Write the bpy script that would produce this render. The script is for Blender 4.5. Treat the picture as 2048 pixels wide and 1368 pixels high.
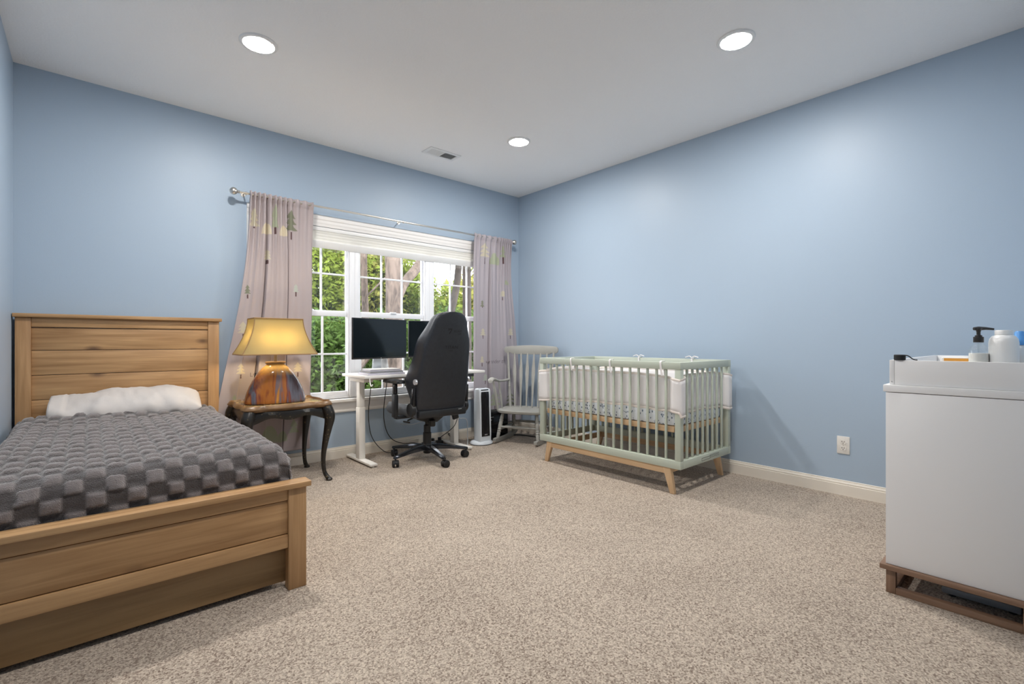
import bpy, bmesh, math, random
from mathutils import Vector, Matrix, noise

for o in list(bpy.data.objects):
    bpy.data.objects.remove(o)
scene = bpy.context.scene
COL = scene.collection
PI = math.pi

# ------------------------------------------------------------------ camera, sky, exposure
cam_d = bpy.data.cameras.new('camera')
cam_d.sensor_width = 36.0
cam_d.lens = 959.0 / 2048.0 * 36.0
cam_d.clip_start = 0.02
cam = bpy.data.objects.new('camera', cam_d)
COL.objects.link(cam)
cam.location = (0, 0, 1.03)
cam.rotation_euler = (PI / 2, 0, -math.atan2(0.6608, 0.7506))
scene.camera = cam

world = bpy.data.worlds.new('overcast_sky')
scene.world = world
world.use_nodes = True
bg = world.node_tree.nodes['Background']
bg.inputs[0].default_value = (0.93, 0.96, 1.0, 1)
SKY = 3.6
bg.inputs[1].default_value = SKY

scene.view_settings.view_transform = 'Standard'
scene.view_settings.look = 'None'
scene.view_settings.gamma = 1.0
scene.view_settings.use_curve_mapping = False
scene.view_settings.exposure = 0.86
scene.cycles.adaptive_threshold = 0.02
scene.cycles.transmission_bounces = 6
DOWNLIGHT = 300.0      # emission of each recessed lens
BULB = 34.0            # emission of the table lamp's bulb

# ------------------------------------------------------------------ materials
def new_mat(name):
    m = bpy.data.materials.new(name)
    m.use_nodes = True
    nt = m.node_tree
    return m, nt, nt.nodes['Principled BSDF'], nt.nodes['Material Output']

def c4(c):
    return (c[0], c[1], c[2], 1.0)

def plain(name, col, rough=0.5, metal=0.0, var=0.0, vscale=8.0, bump=0.0, bscale=60.0, sheen=0.0, spec=0.5, coat=0.0):
    m, nt, b, out = new_mat(name)
    b.inputs['Base Color'].default_value = c4(col)
    b.inputs['Roughness'].default_value = rough
    b.inputs['Metallic'].default_value = metal
    b.inputs['Specular IOR Level'].default_value = spec
    if coat:
        b.inputs['Coat Weight'].default_value = coat
        b.inputs['Coat Roughness'].default_value = 0.08
    if sheen:
        b.inputs['Sheen Weight'].default_value = sheen
    tc = nt.nodes.new('ShaderNodeTexCoord')
    if var > 0:
        n = nt.nodes.new('ShaderNodeTexNoise'); n.inputs['Scale'].default_value = vscale; n.inputs['Detail'].default_value = 4
        nt.links.new(tc.outputs['Object'], n.inputs['Vector'])
        r = nt.nodes.new('ShaderNodeValToRGB')
        r.color_ramp.elements[0].position = 0.3; r.color_ramp.elements[1].position = 0.7
        r.color_ramp.elements[0].color = c4([x * (1 - var) for x in col])
        r.color_ramp.elements[1].color = c4([min(1, x * (1 + var)) for x in col])
        nt.links.new(n.outputs['Fac'], r.inputs['Fac'])
        nt.links.new(r.outputs['Color'], b.inputs['Base Color'])
    if bump > 0:
        n2 = nt.nodes.new('ShaderNodeTexNoise'); n2.inputs['Scale'].default_value = bscale; n2.inputs['Detail'].default_value = 3
        nt.links.new(tc.outputs['Object'], n2.inputs['Vector'])
        bp = nt.nodes.new('ShaderNodeBump'); bp.inputs['Strength'].default_value = bump; bp.inputs['Distance'].default_value = 0.01
        nt.links.new(n2.outputs['Fac'], bp.inputs['Height'])
        nt.links.new(bp.outputs['Normal'], b.inputs['Normal'])
    return m

def wood(name, dark, light, axis=0, scale=1.0, rough=0.5, knots=True, knotcol=(0.10, 0.05, 0.03), cross=44, along=2.4):
    """grain runs along the given axis; coordinates come from the object plus a per-object offset"""
    m, nt, b, out = new_mat(name)
    L = nt.links.new
    tc = nt.nodes.new('ShaderNodeTexCoord')
    oi = nt.nodes.new('ShaderNodeObjectInfo')
    mul = nt.nodes.new('ShaderNodeMath'); mul.operation = 'MULTIPLY'; mul.inputs[1].default_value = 37.0
    L(oi.outputs['Random'], mul.inputs[0])
    add = nt.nodes.new('ShaderNodeVectorMath'); add.operation = 'ADD'
    L(tc.outputs['Object'], add.inputs[0]); L(mul.outputs[0], add.inputs[1])
    mp = nt.nodes.new('ShaderNodeMapping')
    s = [cross * scale] * 3; s[axis] = along * scale
    mp.inputs['Scale'].default_value = s
    L(add.outputs[0], mp.inputs['Vector'])
    n = nt.nodes.new('ShaderNodeTexNoise'); n.inputs['Scale'].default_value = 1.0; n.inputs['Detail'].default_value = 6; n.inputs['Distortion'].default_value = 0.6
    L(mp.outputs[0], n.inputs['Vector'])
    mp2 = nt.nodes.new('ShaderNodeMapping')
    s2 = [5 * scale] * 3; s2[axis] = 0.9 * scale
    mp2.inputs['Scale'].default_value = s2
    L(add.outputs[0], mp2.inputs['Vector'])
    n2 = nt.nodes.new('ShaderNodeTexNoise'); n2.inputs['Scale'].default_value = 1.0; n2.inputs['Detail'].default_value = 3
    L(mp2.outputs[0], n2.inputs['Vector'])
    mix = nt.nodes.new('ShaderNodeMath'); mix.operation = 'ADD'
    L(n.outputs['Fac'], mix.inputs[0]); L(n2.outputs['Fac'], mix.inputs[1])
    half = nt.nodes.new('ShaderNodeMath'); half.operation = 'MULTIPLY'; half.inputs[1].default_value = 0.5
    L(mix.outputs[0], half.inputs[0])
    r = nt.nodes.new('ShaderNodeValToRGB')
    r.color_ramp.elements[0].position = 0.33; r.color_ramp.elements[0].color = c4(dark)
    r.color_ramp.elements[1].position = 0.62; r.color_ramp.elements[1].color = c4(light)
    L(half.outputs[0], r.inputs['Fac'])
    colout = r.outputs['Color']
    if knots:
        mp3 = nt.nodes.new('ShaderNodeMapping')
        s3 = [6.5 * scale] * 3; s3[axis] = 3.2 * scale
        mp3.inputs['Scale'].default_value = s3
        L(add.outputs[0], mp3.inputs['Vector'])
        v = nt.nodes.new('ShaderNodeTexVoronoi'); v.inputs['Scale'].default_value = 1.0
        L(mp3.outputs[0], v.inputs['Vector'])
        sep = nt.nodes.new('ShaderNodeSeparateColor'); L(v.outputs['Color'], sep.inputs[0])
        gt = nt.nodes.new('ShaderNodeMath'); gt.operation = 'GREATER_THAN'; gt.inputs[1].default_value = 0.60
        L(sep.outputs[0], gt.inputs[0])
        mr = nt.nodes.new('ShaderNodeMapRange'); mr.inputs[1].default_value = 0.04; mr.inputs[2].default_value = 0.17; mr.inputs[3].default_value = 0.75; mr.inputs[4].default_value = 0.0
        L(v.outputs['Distance'], mr.inputs[0])
        km = nt.nodes.new('ShaderNodeMath'); km.operation = 'MULTIPLY'
        L(gt.outputs[0], km.inputs[0]); L(mr.outputs[0], km.inputs[1])
        mx = nt.nodes.new('ShaderNodeMix'); mx.data_type = 'RGBA'
        L(km.outputs[0], mx.inputs['Factor']); L(colout, mx.inputs['A']); mx.inputs['B'].default_value = c4(knotcol)
        colout = mx.outputs['Result']
    L(colout, b.inputs['Base Color'])
    b.inputs['Roughness'].default_value = rough
    bp = nt.nodes.new('ShaderNodeBump'); bp.inputs['Strength'].default_value = 0.12; bp.inputs['Distance'].default_value = 0.004
    L(n.outputs['Fac'], bp.inputs['Height']); L(bp.outputs['Normal'], b.inputs['Normal'])
    return m

def emit(name, col, strength):
    m, nt, b, out = new_mat(name)
    b.inputs['Base Color'].default_value = c4(col)
    b.inputs['Emission Color'].default_value = c4(col)
    b.inputs['Emission Strength'].default_value = strength
    return m

def glass_thin(name, tint=(1, 1, 1), fac=0.05):
    m, nt, b, out = new_mat(name)
    nt.nodes.remove(b)
    t = nt.nodes.new('ShaderNodeBsdfTransparent'); t.inputs[0].default_value = c4(tint)
    g = nt.nodes.new('ShaderNodeBsdfGlossy'); g.inputs['Roughness'].default_value = 0.02
    mx = nt.nodes.new('ShaderNodeMixShader'); mx.inputs[0].default_value = fac
    nt.links.new(t.outputs[0], mx.inputs[1]); nt.links.new(g.outputs[0], mx.inputs[2]); nt.links.new(mx.outputs[0], out.inputs[0])
    return m

def translucent(name, col, fac=0.4, attr=None, rough=0.9, var=0.0, vscale=3.0):
    m, nt, b, out = new_mat(name)
    L = nt.links.new
    t = nt.nodes.new('ShaderNodeBsdfTranslucent')
    mx = nt.nodes.new('ShaderNodeMixShader'); mx.inputs[0].default_value = fac
    b.inputs['Roughness'].default_value = rough
    b.inputs['Specular IOR Level'].default_value = 0.2
    b.inputs['Base Color'].default_value = c4(col); t.inputs[0].default_value = c4(col)
    if attr:
        a = nt.nodes.new('ShaderNodeAttribute'); a.attribute_name = attr
        L(a.outputs['Color'], b.inputs['Base Color']); L(a.outputs['Color'], t.inputs[0])
    if var:
        tc = nt.nodes.new('ShaderNodeTexCoord')
        n = nt.nodes.new('ShaderNodeTexNoise'); n.inputs['Scale'].default_value = vscale; n.inputs['Detail'].default_value = 5
        L(tc.outputs['Object'], n.inputs['Vector'])
        r = nt.nodes.new('ShaderNodeValToRGB')
        r.color_ramp.elements[0].position = 0.32; r.color_ramp.elements[1].position = 0.68
        r.color_ramp.elements[0].color = c4([x * (1 - var) for x in col]); r.color_ramp.elements[1].color = c4([min(1, x * (1 + var)) for x in col])
        L(n.outputs['Fac'], r.inputs['Fac']); L(r.outputs['Color'], b.inputs['Base Color']); L(r.outputs['Color'], t.inputs[0])
    L(b.outputs[0], mx.inputs[1]); L(t.outputs[0], mx.inputs[2]); L(mx.outputs[0], out.inputs[0])
    return m

def carpet_mat():
    m, nt, b, out = new_mat('speckled_carpet')
    L = nt.links.new
    tc = nt.nodes.new('ShaderNodeTexCoord')
    v = nt.nodes.new('ShaderNodeTexVoronoi'); v.inputs['Scale'].default_value = 190
    L(tc.outputs['Object'], v.inputs['Vector'])
    sep = nt.nodes.new('ShaderNodeSeparateColor'); L(v.outputs['Color'], sep.inputs[0])
    n = nt.nodes.new('ShaderNodeTexNoise'); n.inputs['Scale'].default_value = 170; n.inputs['Detail'].default_value = 4
    L(tc.outputs['Object'], n.inputs['Vector'])
    n3 = nt.nodes.new('ShaderNodeTexNoise'); n3.inputs['Scale'].default_value = 2.2; n3.inputs['Detail'].default_value = 3
    L(tc.outputs['Object'], n3.inputs['Vector'])
    a = nt.nodes.new('ShaderNodeMath'); a.operation = 'MULTIPLY'; a.inputs[1].default_value = 0.5; L(sep.outputs[0], a.inputs[0])
    a2 = nt.nodes.new('ShaderNodeMath'); a2.operation = 'MULTIPLY_ADD'; a2.inputs[1].default_value = 0.62; L(n.outputs['Fac'], a2.inputs[0]); L(a.outputs[0], a2.inputs[2])
    a3 = nt.nodes.new('ShaderNodeMath'); a3.operation = 'MULTIPLY_ADD'; a3.inputs[1].default_value = 0.20; L(n3.outputs['Fac'], a3.inputs[0]); L(a2.outputs[0], a3.inputs[2])
    r = nt.nodes.new('ShaderNodeValToRGB')
    e = r.color_ramp.elements
    e[0].position = 0.33; e[0].color = (0.15, 0.10, 0.075, 1)
    e[1].position = 0.95; e[1].color = (0.66, 0.56, 0.455, 1)
    k = e.new(0.59); k.color = (0.385, 0.315, 0.252, 1)
    L(a3.outputs[0], r.inputs['Fac'])
    L(r.outputs['Color'], b.inputs['Base Color'])
    b.inputs['Roughness'].default_value = 1.0
    b.inputs['Specular IOR Level'].default_value = 0.1
    b.inputs['Sheen Weight'].default_value = 0.15
    bp = nt.nodes.new('ShaderNodeBump'); bp.inputs['Strength'].default_value = 0.8; bp.inputs['Distance'].default_value = 0.006
    L(a2.outputs[0], bp.inputs['Height']); L(bp.outputs['Normal'], b.inputs['Normal'])
    return m

def glaze_mat():
    """drip glaze of the ceramic lamp: vertical streaks of amber, slate blue and oxblood"""
    m, nt, b, out = new_mat('drip_glaze')
    L = nt.links.new
    tc = nt.nodes.new('ShaderNodeTexCoord')
    mp = nt.nodes.new('ShaderNodeMapping'); mp.inputs['Scale'].default_value = (11, 11, 1.1); mp.inputs['Location'].default_value = (3.3, 1.7, 0.4)
    L(tc.outputs['Object'], mp.inputs['Vector'])
    n = nt.nodes.new('ShaderNodeTexNoise'); n.inputs['Scale'].default_value = 1.0; n.inputs['Detail'].default_value = 4; n.inputs['Distortion'].default_value = 0.3
    L(mp.outputs[0], n.inputs['Vector'])
    r = nt.nodes.new('ShaderNodeValToRGB')
    e = r.color_ramp.elements
    e[0].position = 0.32; e[0].color = (0.045, 0.028, 0.03, 1)
    e[1].position = 0.72; e[1].color = (0.62, 0.30, 0.07, 1)
    for p, c in ((0.41, (0.12, 0.12, 0.15, 1)), (0.46, (0.16, 0.035, 0.02, 1)), (0.51, (0.36, 0.13, 0.025, 1)), (0.57, (0.30, 0.10, 0.03, 1)), (0.61, (0.15, 0.13, 0.15, 1)), (0.66, (0.42, 0.18, 0.035, 1))):
        k = e.new(p); k.color = c
    L(n.outputs['Fac'], r.inputs['Fac'])
    sep = nt.nodes.new('ShaderNodeSeparateXYZ'); L(tc.outputs['Object'], sep.inputs[0])
    mr = nt.nodes.new('ShaderNodeMapRange'); mr.inputs[1].default_value = 0.20; mr.inputs[2].default_value = 0.27
    L(sep.outputs['Z'], mr.inputs[0])
    mx = nt.nodes.new('ShaderNodeMix'); mx.data_type = 'RGBA'
    L(mr.outputs[0], mx.inputs['Factor']); L(r.outputs['Color'], mx.inputs['A']); mx.inputs['B'].default_value = (0.55, 0.33, 0.11, 1)
    L(mx.outputs['Result'], b.inputs['Base Color'])
    b.inputs['Roughness'].default_value = 0.14
    return m

def lacquer_mat():
    """black lacquer with faint gilt leaf decoration"""
    m, nt, b, out = new_mat('black_lacquer_gilt')
    L = nt.links.new
    tc = nt.nodes.new('ShaderNodeTexCoord')
    v = nt.nodes.new('ShaderNodeTexVoronoi'); v.inputs['Scale'].default_value = 46; v.feature = 'DISTANCE_TO_EDGE'
    L(tc.outputs['Object'], v.inputs['Vector'])
    n = nt.nodes.new('ShaderNodeTexNoise'); n.inputs['Scale'].default_value = 9
    L(tc.outputs['Object'], n.inputs['Vector'])
    lt = nt.nodes.new('ShaderNodeMath'); lt.operation = 'GREATER_THAN'; lt.inputs[1].default_value = 0.30; L(v.outputs['Distance'], lt.inputs[0])
    gt = nt.nodes.new('ShaderNodeMath'); gt.operation = 'GREATER_THAN'; gt.inputs[1].default_value = 0.50; L(n.outputs['Fac'], gt.inputs[0])
    mm = nt.nodes.new('ShaderNodeMath'); mm.operation = 'MULTIPLY'; L(lt.outputs[0], mm.inputs[0]); L(gt.outputs[0], mm.inputs[1])
    mx = nt.nodes.new('ShaderNodeMix'); mx.data_type = 'RGBA'
    mx.inputs['A'].default_value = (0.014, 0.012, 0.010, 1); mx.inputs['B'].default_value = (0.10, 0.078, 0.042, 1)
    L(mm.outputs[0], mx.inputs['Factor']); L(mx.outputs['Result'], b.inputs['Base Color'])
    b.inputs['Roughness'].default_value = 0.32
    return m

def gilt_top_mat():
    m, nt, b, out = new_mat('worn_gilt_top')
    L = nt.links.new
    tc = nt.nodes.new('ShaderNodeTexCoord')
    n = nt.nodes.new('ShaderNodeTexNoise'); n.inputs['Scale'].default_value = 14; n.inputs['Detail'].default_value = 8; n.inputs['Distortion'].default_value = 1.5
    L(tc.outputs['Object'], n.inputs['Vector'])
    r = nt.nodes.new('ShaderNodeValToRGB'); e = r.color_ramp.elements
    e[0].position = 0.36; e[0].color = (0.05, 0.035, 0.02, 1); e[1].position = 0.6; e[1].color = (0.50, 0.33, 0.15, 1)
    L(n.outputs['Fac'], r.inputs['Fac']); L(r.outputs['Color'], b.inputs['Base Color'])
    b.inputs['Roughness'].default_value = 0.22
    return m

def printed_sheet_mat():
    """white crib sheet printed with small slate-blue sprigs"""
    m, nt, b, out = new_mat('sprig_print_sheet')
    L = nt.links.new
    tc = nt.nodes.new('ShaderNodeTexCoord')
    mp = nt.nodes.new('ShaderNodeMapping'); mp.inputs['Scale'].default_value = (60, 60, 38); mp.inputs['Rotation'].default_value = (0.5, 0.6, 0.4)
    L(tc.outputs['Object'], mp.inputs['Vector'])
    v = nt.nodes.new('ShaderNodeTexVoronoi'); v.inputs['Scale'].default_value = 1.0
    L(mp.outputs[0], v.inputs['Vector'])
    lt = nt.nodes.new('ShaderNodeMath'); lt.operation = 'LESS_THAN'; lt.inputs[1].default_value = 0.32; L(v.outputs['Distance'], lt.inputs[0])
    mx = nt.nodes.new('ShaderNodeMix'); mx.data_type = 'RGBA'
    mx.inputs['A'].default_value = (0.72, 0.75, 0.78, 1); mx.inputs['B'].default_value = (0.13, 0.17, 0.23, 1)
    L(lt.outputs[0], mx.inputs['Factor']); L(mx.outputs['Result'], b.inputs['Base Color'])
    b.inputs['Roughness'].default_value = 0.9
    return m

M = {}
M['wall'] = plain('blue_wall_paint', (0.39, 0.485, 0.595), 0.42, bump=0.05, bscale=220, spec=0.35)
M['ceiling'] = plain('ceiling_paint', (0.95, 0.945, 0.94), 0.9, bump=0.25, bscale=90)
M['trim'] = plain('white_trim_paint', (0.84, 0.82, 0.80), 0.4)
M['base'] = plain('cream_baseboard_paint', (0.80, 0.74, 0.65), 0.45)
M['vinyl'] = plain('white_window_vinyl', (0.86, 0.87, 0.90), 0.35)
M['carpet'] = carpet_mat()
M['glass'] = glass_thin('window_glass')
M['shade'] = translucent('cellular_shade_fabric', (0.92, 0.91, 0.87), 0.35)
M['pine_x'] = wood('stained_pine_x', (0.29, 0.150, 0.058), (0.57, 0.345, 0.165), 0)
M['pine_z'] = wood('stained_pine_z', (0.29, 0.150, 0.058), (0.55, 0.33, 0.16), 2)
M['pine_y'] = wood('stained_pine_y', (0.29, 0.150, 0.058), (0.57, 0.345, 0.165), 1)
M['pine_dark'] = wood('olive_stained_shaded_pine', (0.17, 0.095, 0.038), (0.33, 0.205, 0.095), 0)  # darker stain plus the recess shade under the footboard, put into the colour
M['beech_y'] = wood('pale_beech_y', (0.55, 0.36, 0.20), (0.72, 0.50, 0.30), 1, knots=False)
M['beech_z'] = wood('pale_beech_z', (0.55, 0.36, 0.20), (0.72, 0.50, 0.30), 2, knots=False)
M['walnut_y'] = wood('walnut_laminate_y', (0.16, 0.09, 0.055), (0.30, 0.18, 0.115), 1, knots=False)
M['walnut_z'] = wood('walnut_laminate_z', (0.16, 0.09, 0.055), (0.30, 0.18, 0.115), 2, knots=False)
M['linen'] = plain('white_bed_linen', (0.60, 0.56, 0.535), 0.9, bump=0.1, bscale=45)
M['lacquer'] = lacquer_mat()
M['gilt'] = gilt_top_mat()
M['giltedge'] = plain('gilt_edge', (0.19, 0.105, 0.045), 0.3, var=0.3, vscale=20)
M['glaze'] = glaze_mat()
M['lampshade'] = translucent('yellow_silk_shade', (0.55, 0.47, 0.262), 0.55)
M['braid'] = plain('brown_braid_trim', (0.36, 0.22, 0.10), 0.8)
M['brass'] = plain('aged_brass', (0.30, 0.22, 0.13), 0.35, 0.9)
M['nickel'] = plain('brushed_nickel', (0.66, 0.63, 0.58), 0.28, 1.0)
M['bulb'] = emit('warm_bulb', (1.0, 0.80, 0.50), BULB)
M['lens'] = emit('downlight_lens', (1.0, 0.965, 0.92), DOWNLIGHT)
M['white_plastic'] = plain('white_plastic', (0.84, 0.84, 0.83), 0.35)
M['white_metal'] = plain('white_powder_coat', (0.80, 0.77, 0.72), 0.4)
M['white_lam'] = plain('white_laminate', (0.88, 0.87, 0.865), 0.38)
M['desk_top'] = plain('white_desk_laminate', (0.80, 0.78, 0.75), 0.28)
M['screen'] = plain('dark_screen_glass', (0.006, 0.010, 0.013), 0.12, spec=0.6)
M['black_plastic'] = plain('black_plastic', (0.012, 0.013, 0.015), 0.42)
M['black_gloss'] = plain('black_gloss', (0.010, 0.011, 0.014), 0.15)
M['blade_metal'] = plain('polished_black_aluminium', (0.05, 0.055, 0.065), 0.16, 0.7)
M['leather'] = plain('charcoal_upholstery', (0.020, 0.023, 0.030), 0.40, var=0.12, vscale=40, bump=0.06, bscale=300)
M['leather2'] = plain('graphite_upholstery', (0.085, 0.09, 0.10), 0.5, bump=0.06, bscale=300)
M['logo'] = plain('black_embroidery', (0.007, 0.008, 0.010), 0.7)
M['silver'] = plain('satin_silver', (0.62, 0.63, 0.66), 0.35, 0.6)
M['silver_plastic'] = plain('silver_plastic', (0.62, 0.66, 0.70), 0.35)
M['grille'] = plain('smoked_grille', (0.008, 0.008, 0.010), 0.2)
M['rocker'] = plain('grey_painted_wood', (0.375, 0.37, 0.34), 0.45, var=0.05)
M['sage'] = plain('sage_green_paint', (0.52, 0.565, 0.475), 0.45)
M['mesh_cloth'] = translucent('white_mesh_cloth', (0.93, 0.90, 0.89), 0.18)
M['piping'] = plain('cream_piping', (0.84, 0.76, 0.70), 0.9)
M['sheet'] = printed_sheet_mat()
M['cardboard'] = plain('cardboard', (0.36, 0.22, 0.11), 0.85)
M['brown_cloth'] = plain('brown_woven_cloth', (0.13, 0.085, 0.065), 0.9, var=0.25, vscale=120)
M['grey_bin'] = plain('grey_storage_plastic', (0.30, 0.32, 0.35), 0.3)
M['teal'] = plain('dull_teal', (0.16, 0.33, 0.40), 0.6)
M['blue_plastic'] = plain('blue_plastic', (0.10, 0.33, 0.72), 0.35)
M['orange'] = plain('orange_label', (0.80, 0.36, 0.05), 0.5)
M['clear'] = glass_thin('clear_plastic', (0.97, 0.98, 0.98), 0.10)
M['lotion'] = plain('cream_lotion', (0.86, 0.84, 0.79), 0.5)
M['pump'] = plain('dark_pump_plastic', (0.03, 0.027, 0.026), 0.35)
M['rubber'] = plain('black_rubber', (0.012, 0.012, 0.013), 0.6)
M['grey_wire'] = plain('grey_wire', (0.55, 0.56, 0.58), 0.5)
M['black_wire'] = plain('black_wire', (0.01, 0.01, 0.012), 0.5)
M['almond'] = plain('almond_plastic', (0.78, 0.75, 0.70), 0.4)
M['slot'] = plain('dark_slot', (0.05, 0.03, 0.025), 0.6)
M['paper'] = plain('paper', (0.78, 0.76, 0.73), 0.8)
M['navy'] = plain('dark_cover', (0.05, 0.06, 0.10), 0.5)
M['lilac'] = plain('pale_lilac_cover', (0.62, 0.60, 0.68), 0.5)
M['vent_dark'] = plain('shadow_grey_duct', (0.10, 0.10, 0.10), 0.8)
M['bark'] = wood('grey_brown_bark', (0.035, 0.025, 0.02), (0.20, 0.15, 0.12), 2, 0.9, 0.95, knots=False, cross=24, along=8)
M['bark_dark'] = wood('dark_bark', (0.015, 0.012, 0.010), (0.06, 0.047, 0.038), 2, 0.9, 0.95, knots=False, cross=24, along=8)
M['leaf_bright'] = translucent('spring_leaf', (0.25, 0.31, 0.055), 0.4, var=0.6, vscale=1.6)
M['leaf_yellow'] = translucent('yellow_green_leaf', (0.33, 0.32, 0.085), 0.4, var=0.5, vscale=1.6)
M['leaf_dark'] = translucent('evergreen_leaf', (0.085, 0.145, 0.032), 0.3, var=0.5, vscale=2.2)
M['leaf_litter'] = plain('leaf_litter_ground', (0.085, 0.062, 0.042), 0.95, var=0.6, vscale=9, bump=0.8, bscale=12)

# ------------------------------------------------------------------ geometry helpers
WM = {}        # object name -> matrix of the thing it belongs to

def setp(o, label=None, cat=None, group=None, kind=None):
    if label: o['label'] = label
    if cat: o['category'] = cat
    if group: o['group'] = group
    if kind: o['kind'] = kind
    return o

def thing(name, label, cat, loc=(0, 0, 0), rotz=0.0, group=None, kind=None):
    o = bpy.data.objects.new(name, None)
    COL.objects.link(o)
    o.empty_display_size = 0.1
    o.location = loc
    o.rotation_euler = (0, 0, rotz)
    WM[o.name] = Matrix.Translation(Vector(loc)) @ Matrix.Rotation(rotz, 4, 'Z')
    return setp(o, label, cat, group, kind)

class MB:
    def __init__(s):
        s.v = []; s.f = []
    def add(s, vs, fs):
        k = len(s.v)
        s.v += [Vector(p) for p in vs]
        s.f += [tuple(k + i for i in f) for f in fs]
        return s
    def box(s, x0, y0, z0, x1, y1, z1):
        return s.add([(x0, y0, z0), (x1, y0, z0), (x1, y1, z0), (x0, y1, z0), (x0, y0, z1), (x1, y0, z1), (x1, y1, z1), (x0, y1, z1)],
                     [(0, 3, 2, 1), (4, 5, 6, 7), (0, 1, 5, 4), (1, 2, 6, 5), (2, 3, 7, 6), (3, 0, 4, 7)])
    def obox(s, c, size, rot=None):
        c = Vector(c); h = [q / 2 for q in size]
        R = rot if rot is not None else Matrix.Identity(3)
        vs = []
        for z in (-1, 1):
            for x, y in ((-1, -1), (1, -1), (1, 1), (-1, 1)):
                vs.append(c + R @ Vector((x * h[0], y * h[1], z * h[2])))
        return s.add(vs, [(0, 3, 2, 1), (4, 5, 6, 7), (0, 1, 5, 4), (1, 2, 6, 5), (2, 3, 7, 6), (3, 0, 4, 7)])
    def loft(s, rings, cap=True, closed=False):
        n = len(rings[0]); k = len(s.v)
        for r in rings:
            s.v += [Vector(p) for p in r]
        m = len(rings)
        for i in range(m if closed else m - 1):
            a = k + i * n; b = k + ((i + 1) % m) * n
            for j in range(n):
                j2 = (j + 1) % n
                s.f.append((a + j, a + j2, b + j2, b + j))
        if cap and not closed:
            s.f.append(tuple(k + j for j in reversed(range(n))))
            s.f.append(tuple(k + (m - 1) * n + j for j in range(n)))
        return s
    def tube(s, pts, r, n=10, cap=True, flat=(1.0, 1.0), up=None):
        pts = [Vector(p) for p in pts]
        rings = []
        u = None
        for i, p in enumerate(pts):
            t = (pts[min(i + 1, len(pts) - 1)] - pts[max(i - 1, 0)]).normalized()
            if u is None:
                ref = Vector(up) if up else (Vector((0, 0, 1)) if abs(t.z) < 0.9 else Vector((1, 0, 0)))
                u = (ref - t * ref.dot(t)).normalized()
            else:
                u = (u - t * u.dot(t)).normalized()
            w = t.cross(u)
            rr = r[i] if isinstance(r, (list, tuple)) else r
            rings.append([p + u * (math.cos(2 * PI * j / n) * rr * flat[0]) + w * (math.sin(2 * PI * j / n) * rr * flat[1]) for j in range(n)])
        return s.loft(rings, cap)
    def lathe(s, prof, c=(0, 0, 0), n=24, axis='z', sx=1.0, sy=1.0):
        c = Vector(c); rings = []
        for r, z in prof:
            ring = []
            for j in range(n):
                a = 2 * PI * j / n
                p = Vector((r * math.cos(a) * sx, r * math.sin(a) * sy, z))
                if axis == 'x': p = Vector((p.z, p.x, p.y))
                if axis == 'y': p = Vector((p.y, p.z, p.x))
                ring.append(c + p)
            rings.append(ring)
        return s.loft(rings, True)
    def prism(s, poly, axis, d0, d1):
        """poly: 2D outline; axis 'x': poly is (y,z); 'y': (x,z); 'z': (x,y)"""
        def P(q, d):
            return {'x': (d, q[0], q[1]), 'y': (q[0], d, q[1]), 'z': (q[0], q[1], d)}[axis]
        return s.loft([[P(q, d0) for q in poly], [P(q, d1) for q in poly]])
    def mesh(s, name, mat, bevel=0.0, seg=2, smooth=False, angle=35, inv=None):
        me = bpy.data.meshes.new(name)
        vs = [inv @ p for p in s.v] if inv is not None else s.v
        me.from_pydata([tuple(p) for p in vs], [], s.f)
        bm = bmesh.new(); bm.from_mesh(me)
        bmesh.ops.recalc_face_normals(bm, faces=bm.faces)
        if bevel > 0:
            ed = [e for e in bm.edges if len(e.link_faces) == 2 and e.calc_face_angle(0) > 0.6]
            if ed:
                bmesh.ops.bevel(bm, geom=ed, offset=bevel, segments=seg, profile=0.5, affect='EDGES', clamp_overlap=True)
        bm.to_mesh(me); bm.free()
        if smooth or bevel > 0:
            for p in me.polygons: p.use_smooth = True
            me.set_sharp_from_angle(angle=math.radians(angle))
        if mat is not None:
            me.materials.append(M[mat] if isinstance(mat, str) else mat)
        return me
    def build(s, name, mat, parent=None, world=True, **kw):
        inv = None
        if parent is not None and world:
            inv = WM[parent.name].inverted()
        me = s.mesh(name, mat, inv=inv, **kw)
        return link(name, me, parent)

def link(name, me, parent=None, loc=None):
    o = bpy.data.objects.new(name, me)
    COL.objects.link(o)
    if parent is not None:
        o.parent = parent
        WM[o.name] = WM[parent.name]
    if loc is not None:
        o.location = loc
    if parent is None and o.name not in WM:
        WM[o.name] = Matrix.Translation(Vector(loc)) if loc is not None else Matrix.Identity(4)
    return o

def struct(name, mb, mat, label, cat, **kw):
    o = mb.build(name, mat, None, **kw)
    return setp(o, label, cat, None, 'structure')

def rebase(o, base):
    """put a single-mesh thing's origin at its base"""
    b = Vector(base)
    o.data.transform(Matrix.Translation(-b)); o.location = b
    WM[o.name] = Matrix.Translation(b)
    return o

def text_mesh(body, size, shear=0.0, res=3):
    cu = bpy.data.curves.new('lettering', 'FONT')
    cu.body = body; cu.size = size; cu.shear = shear; cu.resolution_u = res; cu.align_x = 'CENTER'; cu.align_y = 'CENTER'
    ob = bpy.data.objects.new('lettering', cu)
    me = bpy.data.meshes.new_from_object(ob)
    vs = [v.co.copy() for v in me.vertices]; fs = [tuple(p.vertices) for p in me.polygons]
    bpy.data.objects.remove(ob); bpy.data.curves.remove(cu); bpy.data.meshes.remove(me)
    return vs, fs

def lerp(a, b, t):
    return a + (b - a) * t

def sm(a, b, x):
    t = min(1, max(0, (x - a) / (b - a)))
    return t * t * (3 - 2 * t)

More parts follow.
